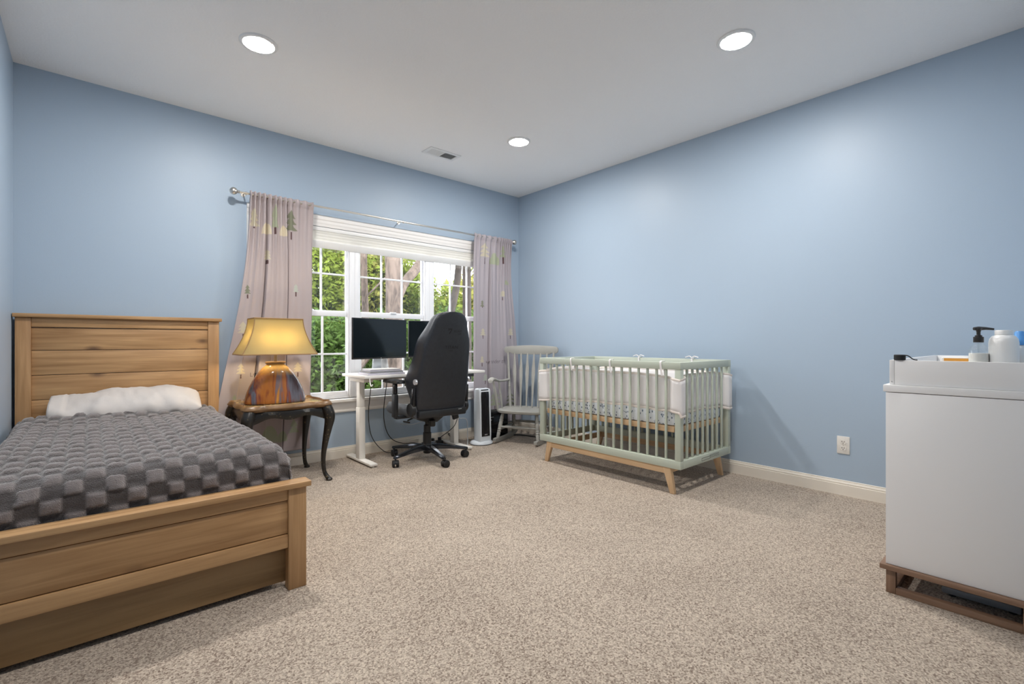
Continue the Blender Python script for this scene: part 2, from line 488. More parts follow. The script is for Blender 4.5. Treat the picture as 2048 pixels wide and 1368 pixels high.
def interp(xs, ys, x):
    if x <= xs[0]: return ys[0]
    for i in range(len(xs) - 1):
        if x <= xs[i + 1]:
            return lerp(ys[i], ys[i + 1], (x - xs[i]) / (xs[i + 1] - xs[i]))
    return ys[-1]

def catmull(P, n=6, closed=False):
    P = [Vector(p) for p in P]; out = []
    m = len(P)
    rng = range(m) if closed else range(m - 1)
    for i in rng:
        if closed:
            a, b, c, d = P[(i - 1) % m], P[i], P[(i + 1) % m], P[(i + 2) % m]
        else:
            a, b, c, d = P[max(i - 1, 0)], P[i], P[i + 1], P[min(i + 2, m - 1)]
        for k in range(n):
            t = k / n
            out.append(0.5 * ((2 * b) + (c - a) * t + (2 * a - 5 * b + 4 * c - d) * t * t + (3 * b - a - 3 * c + d) * t ** 3))
    if not closed: out.append(P[-1])
    return out

# ------------------------------------------------------------------ the room
XL, XR, YB, YR, ZC = -0.352, 3.81, 4.21, 0.02, 2.74
YH = -1.7            # far end of the entrance recess behind the camera
XA = 2.43            # where the recess meets the short rear wall
struct('floor', MB().box(XL - 0.12, YH - 0.12, -0.1, XR + 0.12, YB + 0.15, 0.0), 'carpet', 'beige and brown speckled carpet covering the bedroom floor', 'floor')
struct('ceiling', MB().box(XL - 0.12, YH - 0.12, ZC, XR + 0.12, YB + 0.15, ZC + 0.1), 'ceiling', 'white lightly textured ceiling with recessed lights', 'ceiling')
WX0, WX1, WZ0, WZ1 = 1.02, 3.39, 0.525, 2.03
wb = MB()
wb.box(XL, YB, 0, WX0, YB + 0.15, ZC); wb.box(WX1, YB, 0, XR, YB + 0.15, ZC)
wb.box(WX0, YB, 0, WX1, YB + 0.15, WZ0); wb.box(WX0, YB, WZ1, WX1, YB + 0.15, ZC)
struct('wall_back', wb, 'wall', 'pale blue wall with the triple window and curtains', 'wall')
struct('wall_right', MB().box(XR, YR, 0, XR + 0.12, YB + 0.15, ZC), 'wall', 'pale blue wall behind the crib', 'wall')
struct('wall_left', MB().box(XL - 0.12, YH, 0, XL, YB + 0.15, ZC), 'wall', 'pale blue wall beside the bed', 'wall')
struct('wall_rear', MB().box(XA, YR - 0.12, 0, XR + 0.12, YR, ZC), 'wall', 'pale blue wall behind the white dresser', 'wall')
struct('wall_recess', MB().box(XA, YH - 0.12, 0, XA + 0.12, YR - 0.12, ZC).box(XL - 0.12, YH - 0.12, 0, XA, YH, ZC), 'wall', 'pale blue walls of the entrance recess', 'wall')

def base_profile(t=0.016, h=0.10):
    return [(0, 0), (t, 0), (t, h * 0.70), (t * 0.75, h * 0.73), (t * 0.85, h * 0.80), (t * 0.55, h * 0.90), (t * 0.45, h * 0.93), (t * 0.5, h * 0.97), (t * 0.2, h), (0, h)]
struct('baseboard_back', MB().prism([(YB - a, b) for a, b in base_profile()], 'x', XL, XR), 'base', 'cream baseboard under the window', 'baseboard')
struct('baseboard_right', MB().prism([(XR - a, b) for a, b in base_profile()], 'y', YR, YB - 0.016), 'base', 'cream baseboard along the wall behind the crib', 'baseboard')
struct('baseboard_left', MB().prism([(XL + a, b) for a, b in base_profile()], 'y', YH, YB - 0.016), 'base', 'cream baseboard along the wall beside the bed', 'baseboard')

# ------------------------------------------------------------------ windows, casing, shade
def window_unit(name, x0, x1, label):
    w = thing(name, label, 'window', ((x0 + x1) / 2, YB + 0.05, WZ0), kind='structure')
    fr = MB()                                # jambs and head
    fr.box(x0, YB + 0.012, WZ0, x0 + 0.045, YB + 0.12, WZ1); fr.box(x1 - 0.045, YB + 0.012, WZ0, x1, YB + 0.12, WZ1)
    fr.box(x0 + 0.045, YB + 0.02, WZ1 - 0.03, x1 - 0.045, YB + 0.12, WZ1); fr.box(x0 + 0.045, YB + 0.02, WZ0, x1 - 0.045, YB + 0.12, WZ0 + 0.012)
    fr.build('frame', 'vinyl', w, bevel=0.003)
    st = MB()                                # inner stops that give the stepped edge
    for a, b in ((x0 + 0.045, x0 + 0.058), (x1 - 0.058, x1 - 0.045)):
        st.box(a, YB + 0.024, WZ0, b, YB + 0.036, WZ1 - 0.03)
    st.build('stop', 'vinyl', w, bevel=0.002)
    g0, g1 = x0 + 0.075, x1 - 0.060          # glass limits
    for sash, y0, z0, z1, gz0, gz1 in (('lower_sash', YB + 0.037, 0.537, 1.305, 0.588, 1.259), ('upper_sash', YB + 0.068, 1.262, 2.0, 1.311, 1.962)):
        y1 = y0 + 0.03
        a0, a1 = x0 + 0.046, x1 - 0.046
        s = MB()
        s.box(a0, y0, z0, g0, y1, z1); s.box(g1, y0, z0, a1, y1, z1)
        s.box(g0, y0, z0, g1, y1, gz0); s.box(g0, y0, gz1, g1, y1, z1)
        so = s.build(sash, 'vinyl', w, bevel=0.003)
        zm = (gz0 + gz1) / 2
        xs = [g0 + (g1 - g0) * k / 3 for k in range(4)]
        for k in (1, 2):
            MB().box(xs[k] - 0.008, y0 + 0.005, gz0, xs[k] + 0.008, y1 - 0.005, gz1).build('muntin', 'vinyl', so, bevel=0.003)
        MB().box(g0, y0 + 0.006, zm - 0.008, g1, y1 - 0.006, zm + 0.008).build('muntin', 'vinyl', so, bevel=0.003)
        for k in range(3):
            for za, zb in ((gz0, zm - 0.008), (zm + 0.008, gz1)):
                MB().box(xs[k] + (0.008 if k else 0), y0 + 0.013, za, xs[k + 1] - (0.008 if k < 2 else 0), y0 + 0.017, zb).build('pane', 'glass', so)
        if sash == 'lower_sash':
            MB().box((a0 + a1) / 2 - 0.03, y0 - 0.012, z1 - 0.004, (a0 + a1) / 2 + 0.03, y0 + 0.02, z1 + 0.012).build('sash_lock', 'vinyl', so, bevel=0.004)
    return w
window_unit('window_1', 1.02, 1.81, 'white double-hung window with grid panes beside the yellow lamp')
window_unit('window_2', 1.81, 2.60, 'white double-hung window with grid panes behind the two monitors')
window_unit('window_3', 2.60, 3.39, 'white double-hung window with grid panes nearest the corner')
cs = MB()
def casing_prof(w):
    return [(0, 0), (0.008, 0.0), (0.010, 0.02), (0.013, 0.03), (0.013, 0.052), (0.018, 0.06), (0.019, w - 0.012), (0.013, w), (0, w)]
CW = 0.095
cs.prism([(YB - a, WZ1 + b) for a, b in casing_prof(CW)], 'x', WX0 - CW, WX1 + CW)
cs.prism([(WX0 - b, YB - a) for a, b in casing_prof(CW)], 'z', WZ0, WZ1 + 0.0)
cs.prism([(WX1 + b, YB - a) for a, b in casing_prof(CW)], 'z', WZ0, WZ1 + 0.0)
struct('trim_1', cs, 'trim', 'white moulded casing around the triple window', 'trim')
ap = MB()
ap.box(WX0 - CW - 0.02, YB - 0.055, 0.500, WX1 + CW + 0.02, YB + 0.037, 0.525)
ap.prism([(YB, 0.405), (YB - 0.014, 0.405), (YB - 0.018, 0.42), (YB - 0.012, 0.435), (YB - 0.018, 0.445), (YB - 0.018, 0.49), (YB - 0.03, 0.5), (YB, 0.5)], 'x', WX0 - CW, WX1 + CW)
struct('trim_2', ap, 'trim', 'white window stool and apron running under the window', 'trim', bevel=0.003)

sh = thing('cellular_shade', 'raised off-white pleated shade across the top of the window', 'window shade', (2.205, YB - 0.0, 1.84))
MB().box(WX0 + 0.01, YB - 0.008, 1.992, WX1 - 0.01, YB + 0.018, 2.026).build('headrail', 'white_plastic', sh, bevel=0.004)
zz = []; n = 7
for k in range(n + 1):
    z = 1.992 - (1.992 - 1.905) * k / n
    zz.append((YB + (-0.004 if k % 2 else -0.001), z))
pl = MB(); pr = [(y, z) for y, z in zz] + [(y + 0.010, z) for y, z in reversed(zz)]
pl.prism(pr, 'x', WX0 + 0.014, WX1 - 0.014)
pl.build('pleats', 'shade', sh)
MB().prism([(YB + 0.008, 1.846), (YB + 0.016, 1.846), (YB + 0.016, 1.906), (YB - 0.012, 1.906), (YB - 0.014, 1.900), (YB - 0.008, 1.88)], 'x', WX0 + 0.012, WX1 - 0.012).build('bottom_rail', 'white_plastic', sh, bevel=0.002)

# ------------------------------------------------------------------ recessed lights and ceiling vent
def downlight(x, y, label):
    t = thing('recessed_light', label, 'light', (x, y, ZC), group='recessed ceiling lights')
    MB().lathe([(0.0785, 0.0), (0.100, 0.0), (0.100, -0.003), (0.096, -0.0075), (0.082, -0.009), (0.0785, -0.006)], (x, y, ZC), 40).build('trim_ring', 'white_plastic', t, smooth=True)
    MB().lathe([(0.078, -0.001), (0.076, -0.005), (0.06, -0.0085), (0.035, -0.0105), (0.006, -0.0115)], (x, y, ZC), 36).build('lens', 'lens', t, smooth=True)
downlight(0.726, 3.02, 'round recessed ceiling light over the bed')
downlight(2.745, 1.20, 'round recessed ceiling light above the crib and dresser side')
downlight(2.745, 3.03, 'small-looking round recessed ceiling light nearest the window corner')
downlight(0.726, 1.20, 'round recessed ceiling light over the entrance end of the room')


vt = thing('ceiling_vent', 'white rectangular ceiling air vent with louvres above the window', 'vent', (2.398, 3.69, ZC))
v = MB()
vx0, vx1, vy0, vy1 = 2.235, 2.56, 3.61, 3.77
for a in ((vx0, vy0, vx1, vy0 + 0.03), (vx0, vy1 - 0.03, vx1, vy1), (vx0, vy0 + 0.03, vx0 + 0.03, vy1 - 0.03), (vx1 - 0.03, vy0 + 0.03, vx1, vy1 - 0.03), (2.391, vy0 + 0.03, 2.405, vy1 - 0.03)):
    v.box(a[0], a[1], ZC - 0.008, a[2], a[3], ZC)
v.build('vent_frame', 'white_plastic', vt, bevel=0.002)
MB().box(vx0 + 0.03, vy0 + 0.03, ZC - 0.002, vx1 - 0.03, vy1 - 0.03, ZC).build('duct_opening', 'vent_dark', vt)
for half, (a, b) in enumerate(((vx0 + 0.034, 2.388), (2.408, vx1 - 0.034))):
    for k in range(9):
        xx = lerp(a, b, (k + 0.5) / 9)
        R = Matrix.Rotation(math.radians(-42 if half else 42), 3, 'Y')
        MB().obox((xx, (vy0 + vy1) / 2, ZC - 0.0065), (0.0145, vy1 - vy0 - 0.062, 0.0012), R).build('louvre', 'white_plastic', vt)

# wall outlet on the right-hand wall
ot = thing('wall_outlet', 'almond duplex power outlet on the blue wall beside the dresser', 'outlet', (XR, 0.949, 0.336))
MB().box(XR - 0.006, 0.949 - 0.037, 0.336 - 0.059, XR, 0.949 + 0.037, 0.336 + 0.059).build('cover_plate', 'almond', ot, bevel=0.003)
for dz in (0.021, -0.021):
    poly = []
    for k in range(20):
        a = 2 * PI * k / 20
        poly.append((0.949 + 0.0175 * math.cos(a), 0.336 + dz + max(-0.0145, min(0.0145, 0.0175 * math.sin(a)))))
    rc = MB().prism(poly, 'x', XR - 0.0085, XR - 0.005).build('receptacle', 'almond', ot)
    for dy, hh in ((0.0065, 0.008), (-0.0065, 0.0065)):
        MB().box(XR - 0.0092, 0.949 + dy - 0.0016, 0.336 + dz + 0.003 - hh / 2, XR - 0.008, 0.949 + dy + 0.0016, 0.336 + dz + 0.003 + hh / 2).build('slot', 'slot', rc)
    MB().lathe([(0.0026, 0), (0.0026, 0.0012)], (XR - 0.0092, 0.949, 0.336 + dz - 0.007), 10, 'x').build('slot', 'slot', rc)
MB().lathe([(0.003, 0), (0.002, 0.0012)], (XR - 0.0072, 0.949, 0.336), 10, 'x').build('screw', 'nickel', ot)

# ------------------------------------------------------------------ bed
bed = thing('bed', 'twin bed with knotty pine plank headboard and low footboard', 'bed', (0.18, 3.1, 0))
X0, X1 = -0.338, 0.722            # headboard outer posts
HY = 4.12                         # front of the headboard posts
MB().box(X0, HY, 0, X0 + 0.07, 4.17, 1.181).build('headboard_post', 'pine_z', bed, bevel=0.003)
MB().box(X1 - 0.07, HY, 0, X1, 4.17, 1.181).build('headboard_post', 'pine_z', bed, bevel=0.003)
MB().box(X0 - 0.010, HY - 0.018, 1.181, X1 + 0.016, 4.185, 1.204).build('headboard_cap', 'pine_x', bed, bevel=0.003)
MB().box(X0 + 0.07, HY + 0.008, 1.122, X1 - 0.07, 4.162, 1.181).build('headboard_rail', 'pine_x', bed, bevel=0.003)
zs = [1.120, 0.978, 0.825, 0.673, 0.520, 0.367]
for k in range(5):
    MB().box(X0 + 0.07, HY + 0.016, zs[k + 1] + 0.0015, X1 - 0.07, 4.150, zs[k] - 0.0015).build('headboard_plank', 'pine_x', bed, bevel=0.003)
FY = 2.10; FX0, FX1 = -0.338, 0.689
for a in (FX0, FX1 - 0.072):
    MB().box(a, FY, 0, a + 0.072, FY + 0.05, 0.421).build('footboard_post', 'pine_z', bed, bevel=0.003)
MB().box(FX0 - 0.01, FY - 0.012, 0.421, FX1 + 0.017, FY + 0.068, 0.443).build('footboard_cap', 'pine_x', bed, bevel=0.003)
MB().box(FX0 + 0.072, FY + 0.006, 0.374, FX1 - 0.072, FY + 0.042, 0.421).build('footboard_rail', 'pine_x', bed, bevel=0.003)
MB().box(FX0 + 0.072, FY + 0.012, 0.235, FX1 - 0.072, FY + 0.036, 0.371).build('footboard_panel', 'pine_x', bed, bevel=0.002)
MB().box(FX0 + 0.072, FY + 0.004, 0.177, FX1 - 0.072, FY + 0.044, 0.232).build('footboard_rail', 'pine_x', bed, bevel=0.003)
for a in (FX0 + 0.02, FX1 - 0.045):
    MB().box(a, FY + 0.05, 0.18, a + 0.025, HY, 0.36).build('side_rail', 'pine_y', bed, bevel=0.003)
for k in range(8):
    yy = 2.3 + k * 0.235
    MB().box(FX0 + 0.045, yy, 0.30, FX1 - 0.045, yy + 0.07, 0.318).build('bed_slat', 'pine_x', bed)

td = thing('trundle_drawer', 'low pine trundle drawer tucked under the bed behind the footboard', 'drawer', (0.15, 2.9, 0))
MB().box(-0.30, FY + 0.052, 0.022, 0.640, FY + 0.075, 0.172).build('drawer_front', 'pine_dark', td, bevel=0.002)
MB().box(-0.25, FY + 0.075, 0.03, 0.60, 3.8, 0.045).build('drawer_base', 'pine_x', td)
for a in (-0.25, 0.58):
    MB().box(a, FY + 0.075, 0.045, a + 0.02, 3.8, 0.14).build('drawer_side', 'pine_y', td)
for a in (-0.18, 0.5):
    for b in (2.3, 3.6):
        MB().lathe([(0.015, -0.015), (0.015, 0.015)], (a, b, 0.0155), 14, 'x').build('wheel', 'black_plastic', td, smooth=True)

mt = MB().box(-0.318, 2.215, 0.318, 0.632, 4.115, 0.545).build('mattress', 'linen', None, bevel=0.04, seg=4)
rebase(mt, (0.15, 3.1, 0.318)); setp(mt, 'white-sheeted mattress showing beside the pillow at the headboard', 'mattress')

# plush checkered blanket
def bl_profile(s, half, r, drop):
    """arc-length s from the middle of the bed -> (offset, drop)"""
    a = abs(s); sg = 1 if s >= 0 else -1
    flat = half - r
    if a <= flat: return sg * a, 0.0
    q = a - flat
    if q < r * PI / 2:
        th = q / r
        return sg * (flat + r * math.sin(th)), r * (1 - math.cos(th))
    return sg * half + sg * 0.010 * sm(0, 0.2, q - r * PI / 2), r + (q - r * PI / 2)

def make_blanket():
    xc = 0.155; cu, cv = 0.056, 0.050
    st = 0.0075
    s0, s1 = -0.68, 0.68
    t0, t1 = -0.26, 1.66            # t=0 is the foot edge of the mattress; negative hangs down
    ns = int((s1 - s0) / st); ntt = int((t1 - t0) / st)
    vs = []; fs = []; cols = []
    for j in range(ntt + 1):
        t = lerp(t0, t1, j / ntt)
        for i in range(ns + 1):
            s = lerp(s0, s1, i / ns)
            # rounded corner of the drape at the foot right/left
            ox, dz1 = bl_profile(s, 0.498 if s > 0 else 0.474, 0.075, 1)
            if t < 0.12:
                q = 0.12 - t; r = 0.09
                if q < r * PI / 2:
                    oy = 0.12 - r * math.sin(q / r); dz2 = r * (1 - math.cos(q / r))
                else:
                    oy = 0.12 - r; dz2 = r + (q - r * PI / 2)
            else:
                oy = t; dz2 = 0
            y = 2.158 + oy
            z = 0.578 - max(dz1, dz2) - 0.35 * min(dz1, dz2) * (1 if max(dz1, dz2) < 0.25 else 0.7)
            # soft slump and folds
            p = Vector((s * 2.3, t * 2.3, 1.3))
            wob = noise.noise(p) * 0.014 + noise.noise(p * 2.7) * 0.006
            z += wob * (1 if dz1 < 0.1 and dz2 < 0.1 else 0.3)
            z -= 0.016 * sm(0.9, 1.66, t) * 0
            z += 0.020 * sm(1.50, 1.66, t)           # bunched edge by the pillow
            yw = 0.012 * noise.noise(Vector((s * 6, 3.1, t * 3)))
            if dz2 > 0.06: y += yw - 0.004
            if t > 1.5: y += 0.03 * noise.noise(Vector((s * 4, 8.1, 0)))
            if dz1 > 0.06: ox += 0.012 * noise.noise(Vector((t * 6, 5.1, s * 3)))
            # checker relief
            ws_ = s + 0.010 * noise.noise(Vector((s * 7, t * 7, 11)))
            wt_ = t + 0.010 * noise.noise(Vector((s * 7, t * 7, 23)))
            a = ws_ / cu; b = wt_ / cv
            ia, ib = math.floor(a), math.floor(b); fa, fb = a - ia, b - ib
            hi = (ia + ib) % 2 == 0
            e = min(fa, 1 - fa, fb * 1.1, (1 - fb) * 1.1)
            h = (0.0125 * (1 - (1 - min(1, e / 0.28)) ** 2)) if hi else -0.001
            h += 0.0022 * noise.noise(Vector((s * 120, t * 120, 0.5)))
            nz = 1 if dz1 < 0.03 and dz2 < 0.03 else 0.3
            if dz2 > 0.05: y -= h
            elif dz1 > 0.05: ox += math.copysign(h, s)
            else: z += h
            vs.append((xc + ox, y, z))
            cols.append((0.215, 0.186, 0.180, 1) if hi and e > 0.05 else (0.085, 0.073, 0.071, 1))
    w = ns + 1
    for j in range(ntt):
        for i in range(ns):
            k = j * w + i
            fs.append((k, k + 1, k + w + 1, k + w))
    me = bpy.data.meshes.new('blanket')
    me.from_pydata(vs, [], fs)
    ca = me.color_attributes.new('weave', 'FLOAT_COLOR', 'POINT')
    ca.data.foreach_set('color', [c for col in cols for c in col])
    for p in me.polygons: p.use_smooth = True
    m, nt, b, out = new_mat('plush_fleece')
    a = nt.nodes.new('ShaderNodeAttribute'); a.attribute_name = 'weave'
    nt.links.new(a.outputs['Color'], b.inputs['Base Color'])
    b.inputs['Roughness'].default_value = 1.0; b.inputs['Sheen Weight'].default_value = 0.7; b.inputs['Sheen Roughness'].default_value = 0.45
    b.inputs['Specular IOR Level'].default_value = 0.1
    tc = nt.nodes.new('ShaderNodeTexCoord'); nn = nt.nodes.new('ShaderNodeTexNoise'); nn.inputs['Scale'].default_value = 260; nn.inputs['Detail'].default_value = 3
    nt.links.new(tc.outputs['Object'], nn.inputs['Vector'])
    bp = nt.nodes.new('ShaderNodeBump'); bp.inputs['Strength'].default_value = 0.9; bp.inputs['Distance'].default_value = 0.006
    nt.links.new(nn.outputs['Fac'], bp.inputs['Height']); nt.links.new(bp.outputs['Normal'], b.inputs['Normal'])
    me.materials.append(m)
    o = link('blanket', me)
    rebase(o, (0.155, 3.0, 0.55))
    return setp(o, 'dark grey plush checkered blanket spread over the bed', 'blanket')
make_blanket()

def make_pillow():
    nu, nv = 72, 40
    L2, W2, H2 = 0.375, 0.17, 0.085
    R = Matrix.Rotation(math.radians(-4), 3, 'Z')
    vs = []; fs = []
    for j in range(nv):
        th = 2 * PI * j / nv
        for i in range(nu + 1):
            u = -1 + 2 * i / nu
            prof = (1 - abs(u) ** 3.2) ** 0.5 if abs(u) < 1 else 0.0
            prof = max(prof, 0.10)
            x = u * L2
            cy, cz = math.cos(th), math.sin(th)
            y = W2 * math.copysign(abs(cy) ** 0.75, cy) * (0.80 + 0.20 * prof)
            z = H2 * math.copysign(abs(cz) ** 1.0, cz) * prof
            z *= 1.0 + 0.28 * u * (1 if cz > 0 else 0)
            if u < -0.82 and cz > 0: z = max(z, 0.055 * cz)       # open end of the pillowcase
            p = Vector((x * 9, y * 9, z * 9))
            wr = noise.noise(p) * 0.010 + noise.noise(p * 2.2) * 0.008 + noise.noise(p * 5.0) * 0.003
            crease = 0.015 * sm(0.1, 0.9, -cy) * math.sin(x * 34 + 5 * noise.noise(Vector((x * 5, 1, 2))))
            z += (wr + crease * (1 - max(cz, 0) ** 2)) * (0.4 + 0.6 * prof)
            y += 0.6 * wr
            vs.append((x, y, z))
    w = nu + 1
    for j in range(nv):
        j2 = (j + 1) % nv
        for i in range(nu):
            fs.append((j * w + i, j * w + i + 1, j2 * w + i + 1, j2 * w + i))
    fs.append(tuple(j * w for j in range(nv))); fs.append(tuple(j * w + nu for j in reversed(range(nv))))
    tilt = Matrix.Rotation(math.radians(16), 3, 'X')
    me = bpy.data.meshes.new('pillow')
    me.from_pydata([tuple(R @ (tilt @ Vector(p))) for p in vs], [], fs)
    for p in me.polygons: p.use_smooth = True
    me.materials.append(M['linen'])
    o = link('pillow', me, None, (0.195, 3.92, 0.632))
    return setp(o, 'white rumpled pillow lying against the pine headboard', 'pillow')
make_pillow()

# ------------------------------------------------------------------ side table
tb = thing('side_table', 'black lacquer side table with gilded tray top and cabriole legs', 'table', (1.066, 3.828, 0))
def pie_outline(x0, x1, y0, y1, inset=0.0):
    """piecrust outline: serpentine sides and notched corners"""
    xc, yc, hx, hy = (x0 + x1) / 2, (y0 + y1) / 2, (x1 - x0) / 2 - inset, (y1 - y0) / 2 - inset
    q = [(1.0, 0.0), (0.985, 0.22), (0.955, 0.42), (0.95, 0.56), (1.0, 0.66), (1.01, 0.80), (0.97, 0.93), (0.93, 0.97), (0.80, 1.01), (0.66, 1.0), (0.56, 0.95), (0.42, 0.955), (0.22, 0.985)]
    pts = []
    for k in range(4):
        for a, b in q:
            x, y = (a, b), None
            for _ in range(k):
                a, b = -b, a
            pts.append((xc + a * hx, yc + b * hy))
    return [tuple(p)[:2] for p in catmull([(x, y, 0) for x, y in pts], 2, True)]
TX0, TX1, TY0, TY1 = 0.763, 1.368, 3.556, 4.100
TZ = 0.580
o1 = pie_outline(TX0, TX1, TY0, TY1); o2 = pie_outline(TX0, TX1, TY0, TY1, 0.012); o3 = pie_outline(TX0, TX1, TY0, TY1, 0.022); o4 = pie_outline(TX0, TX1, TY0, TY1, 0.018)
def lv(o, z): return [(x, y, z) for x, y in o]
MB().loft([lv(o4, 0.550), lv(o2, 0.556), lv(o1, 0.566), lv(o1, 0.572), lv(o2, 0.592), lv(pie_outline(TX0, TX1, TY0, TY1, 0.016), 0.594), lv(pie_outline(TX0, TX1, TY0, TY1, 0.024), 0.5765)], True).build('tray_rim', 'giltedge', tb, smooth=True, angle=50)
MB().loft([lv(pie_outline(TX0, TX1, TY0, TY1, 0.026), 0.576), lv(pie_outline(TX0, TX1, TY0, TY1, 0.026), 0.580)], True).build('table_top', 'gilt', tb)
def apron(p0, p1):
    a = MB(); p0 = Vector(p0); p1 = Vector(p1); d = (p1 - p0).normalized(); nrm = Vector((-d.y, d.x, 0))
    rings = []
    for k in range(25):
        u = k / 24
        zb = 0.492 - 0.012 * math.cos(u * 4 * PI) - 0.02 * (abs(u - 0.5) * 2) ** 2.5
        out = 0.012 + 0.006 * math.sin(u * PI)
        c = p0.lerp(p1, u)
        rings.append([c + nrm * -out + Vector((0, 0, 0.551)), c + nrm * -(out + 0.012) + Vector((0, 0, 0.525)), c + nrm * -(out + 0.004) + Vector((0, 0, zb)), c + nrm * 0.012 + Vector((0, 0, zb)), c + nrm * 0.012 + Vector((0, 0, 0.551))])
    return a.loft(rings)
ax0, ax1, ay0, ay1 = TX0 + 0.05, TX1 - 0.05, TY0 + 0.05, TY1 - 0.05
for p0, p1 in (((ax1, ay0, 0), (ax0, ay0, 0)), ((ax0, ay1, 0), (ax1, ay1, 0)), ((ax0, ay0, 0), (ax0, ay1, 0)), ((ax1, ay1, 0), (ax1, ay0, 0))):
    apron(p1, p0).build('apron', 'lacquer', tb, smooth=True, angle=40)
for sx, sy, cx, cy in ((-1, -1, ax0, ay0), (1, -1, ax1, ay0), (-1, 1, ax0, ay1), (1, 1, ax1, ay1)):
    d = Vector((sx, sy, 0)).normalized()
    path = [(0.0, 0.552), (0.012, 0.535), (0.030, 0.495), (0.034, 0.455), (0.024, 0.40), (0.004, 0.30), (-0.012, 0.20), (-0.014, 0.12), (-0.004, 0.06), (0.016, 0.026), (0.038, 0.012)]
    rad = [0.040, 0.042, 0.041, 0.036, 0.030, 0.023, 0.018, 0.0155, 0.015, 0.0165, 0.013]
    pts = [Vector((cx, cy, 0)) + d * a + Vector((0, 0, b)) for a, b in path]
    rads = catmull([(r, 0, 0) for r in rad], 4)
    leg = MB().tube(catmull(pts, 4), [max(0.008, r[0]) for r in rads], 12).build('leg', 'lacquer', tb, smooth=True)
    MB().lathe([(0.010, 0.0), (0.022, 0.003), (0.024, 0.010), (0.018, 0.019), (0.008, 0.024)], Vector((cx, cy, 0)) + d * 0.030, 14).build('pad_foot', 'lacquer', leg, smooth=True)

# ------------------------------------------------------------------ table lamp
LX, LY, LZ = 1.036, 3.835, 0.581
lamp = thing('table_lamp', 'lit ceramic lamp with streaked amber glaze and flared yellow shade', 'lamp', (LX, LY, LZ))
rings = []
for r, z in ((0.180, 0.0), (0.205, 0.003), (0.209, 0.010), (0.207, 0.026), (0.195, 0.075), (0.176, 0.125), (0.150, 0.175), (0.120, 0.220), (0.090, 0.258), (0.066, 0.278), (0.060, 0.283), (0.066, 0.288), (0.069, 0.296), (0.066, 0.303), (0.056, 0.303)):
    ring = []
    for k in range(48):
        a = 2 * PI * k / 48
        e = lerp(0.75, 1.0, sm(0.18, 0.28, z))
        cx_ = math.copysign(abs(math.cos(a)) ** e, math.cos(a)); sy_ = math.copysign(abs(math.sin(a)) ** e, math.sin(a))
        dep = r * lerp(0.50, 0.80, sm(0.12, 0.28, z))
        ring.append((LX + r * cx_, LY + dep * sy_, LZ + z))
    rings.append(ring)
MB().loft(rings).build('ceramic_base', 'glaze', lamp, smooth=True, angle=60)
MB().lathe([(0.067, 0.288), (0.071, 0.296), (0.067, 0.304)], (LX, LY, LZ), 30, sy=0.8).build('neck_ring', 'giltedge', lamp, smooth=True)
MB().tube([(LX, LY, LZ + 0.30), (LX, LY, LZ + 0.40)], 0.011, 12).build('stem', 'brass', lamp, smooth=True)
MB().tube([(LX, LY, LZ + 0.39), (LX, LY, LZ + 0.46)], 0.009, 10).tube([(LX - 0.03, LY, LZ + 0.455), (LX + 0.03, LY, LZ + 0.455)], 0.012, 10).build('socket', 'brass', lamp, smooth=True)
for sg in (-1, 1):
    prof = [(0.012, 0.03), (0.018, 0.042), (0.034, 0.070), (0.036, 0.088), (0.028, 0.108), (0.008, 0.118)]
    if sg < 0: prof = [(r, -z) for r, z in reversed(prof)]
    MB().lathe(prof, (LX, LY, LZ + 0.455), 20, 'x').build('bulb', 'bulb', lamp, smooth=True)
hp = MB()
for sg in (-1, 1):
    hp.tube(catmull([(LX + sg * 0.02, LY, LZ + 0.41), (LX + sg * 0.05, LY, LZ + 0.46), (LX + sg * 0.045, LY, LZ + 0.54), (LX + sg * 0.012, LY, LZ + 0.60), (LX, LY, LZ + 0.608)], 5), 0.0022, 6)
hp.tube([(LX - 0.16, LY, LZ + 0.608), (LX + 0.16, LY, LZ + 0.608)], 0.002, 6); hp.tube([(LX, LY - 0.095, LZ + 0.608), (LX, LY + 0.095, LZ + 0.608)], 0.002, 6)
hp.build('shade_harp', 'brass', lamp, smooth=True)
def shade_ring(t, off=0.0):
    k = (1 - t)                               # 1 at the bottom
    fl = k ** 1.75
    hx = lerp(0.163, 0.252, fl) + off; hy = lerp(0.100, 0.150, fl) + off
    z = lerp(0.940, 1.200, t)
    pts = []
    for i in range(4):
        pass
    sag = 0.008 * math.sin(t * PI)
    n = 12
    P = []
    for i in range(n): P.append((lerp(-hx, hx, i / n), -hy + sag * math.sin(PI * i / n)))
    for i in range(n): P.append((hx - sag * math.sin(PI * i / n), lerp(-hy, hy, i / n)))
    for i in range(n): P.append((lerp(hx, -hx, i / n), hy - sag * math.sin(PI * i / n)))
    for i in range(n): P.append((-hx + sag * math.sin(PI * i / n), lerp(hy, -hy, i / n)))
    return [(LX + a, LY + b, z) for a, b in P]
sr = [shade_ring(i / 14) for i in range(15)]
MB().loft(sr + [shade_ring(i / 14, -0.0025) for i in range(14, -1, -1)], False, True).build('lamp_shade', 'lampshade', lamp, smooth=True, angle=40)
br = MB()
for tt in (0.0, 1.0):
    ring = shade_ring(tt, 0.001); ring.append(ring[0])
    br.tube(ring, 0.0042, 6)
for c in (0, 12, 24, 36):
    br.tube([shade_ring(i / 14, 0.001)[c] for i in range(15)], 0.0032, 6)
br.build('shade_braid', 'braid', lamp, smooth=True)

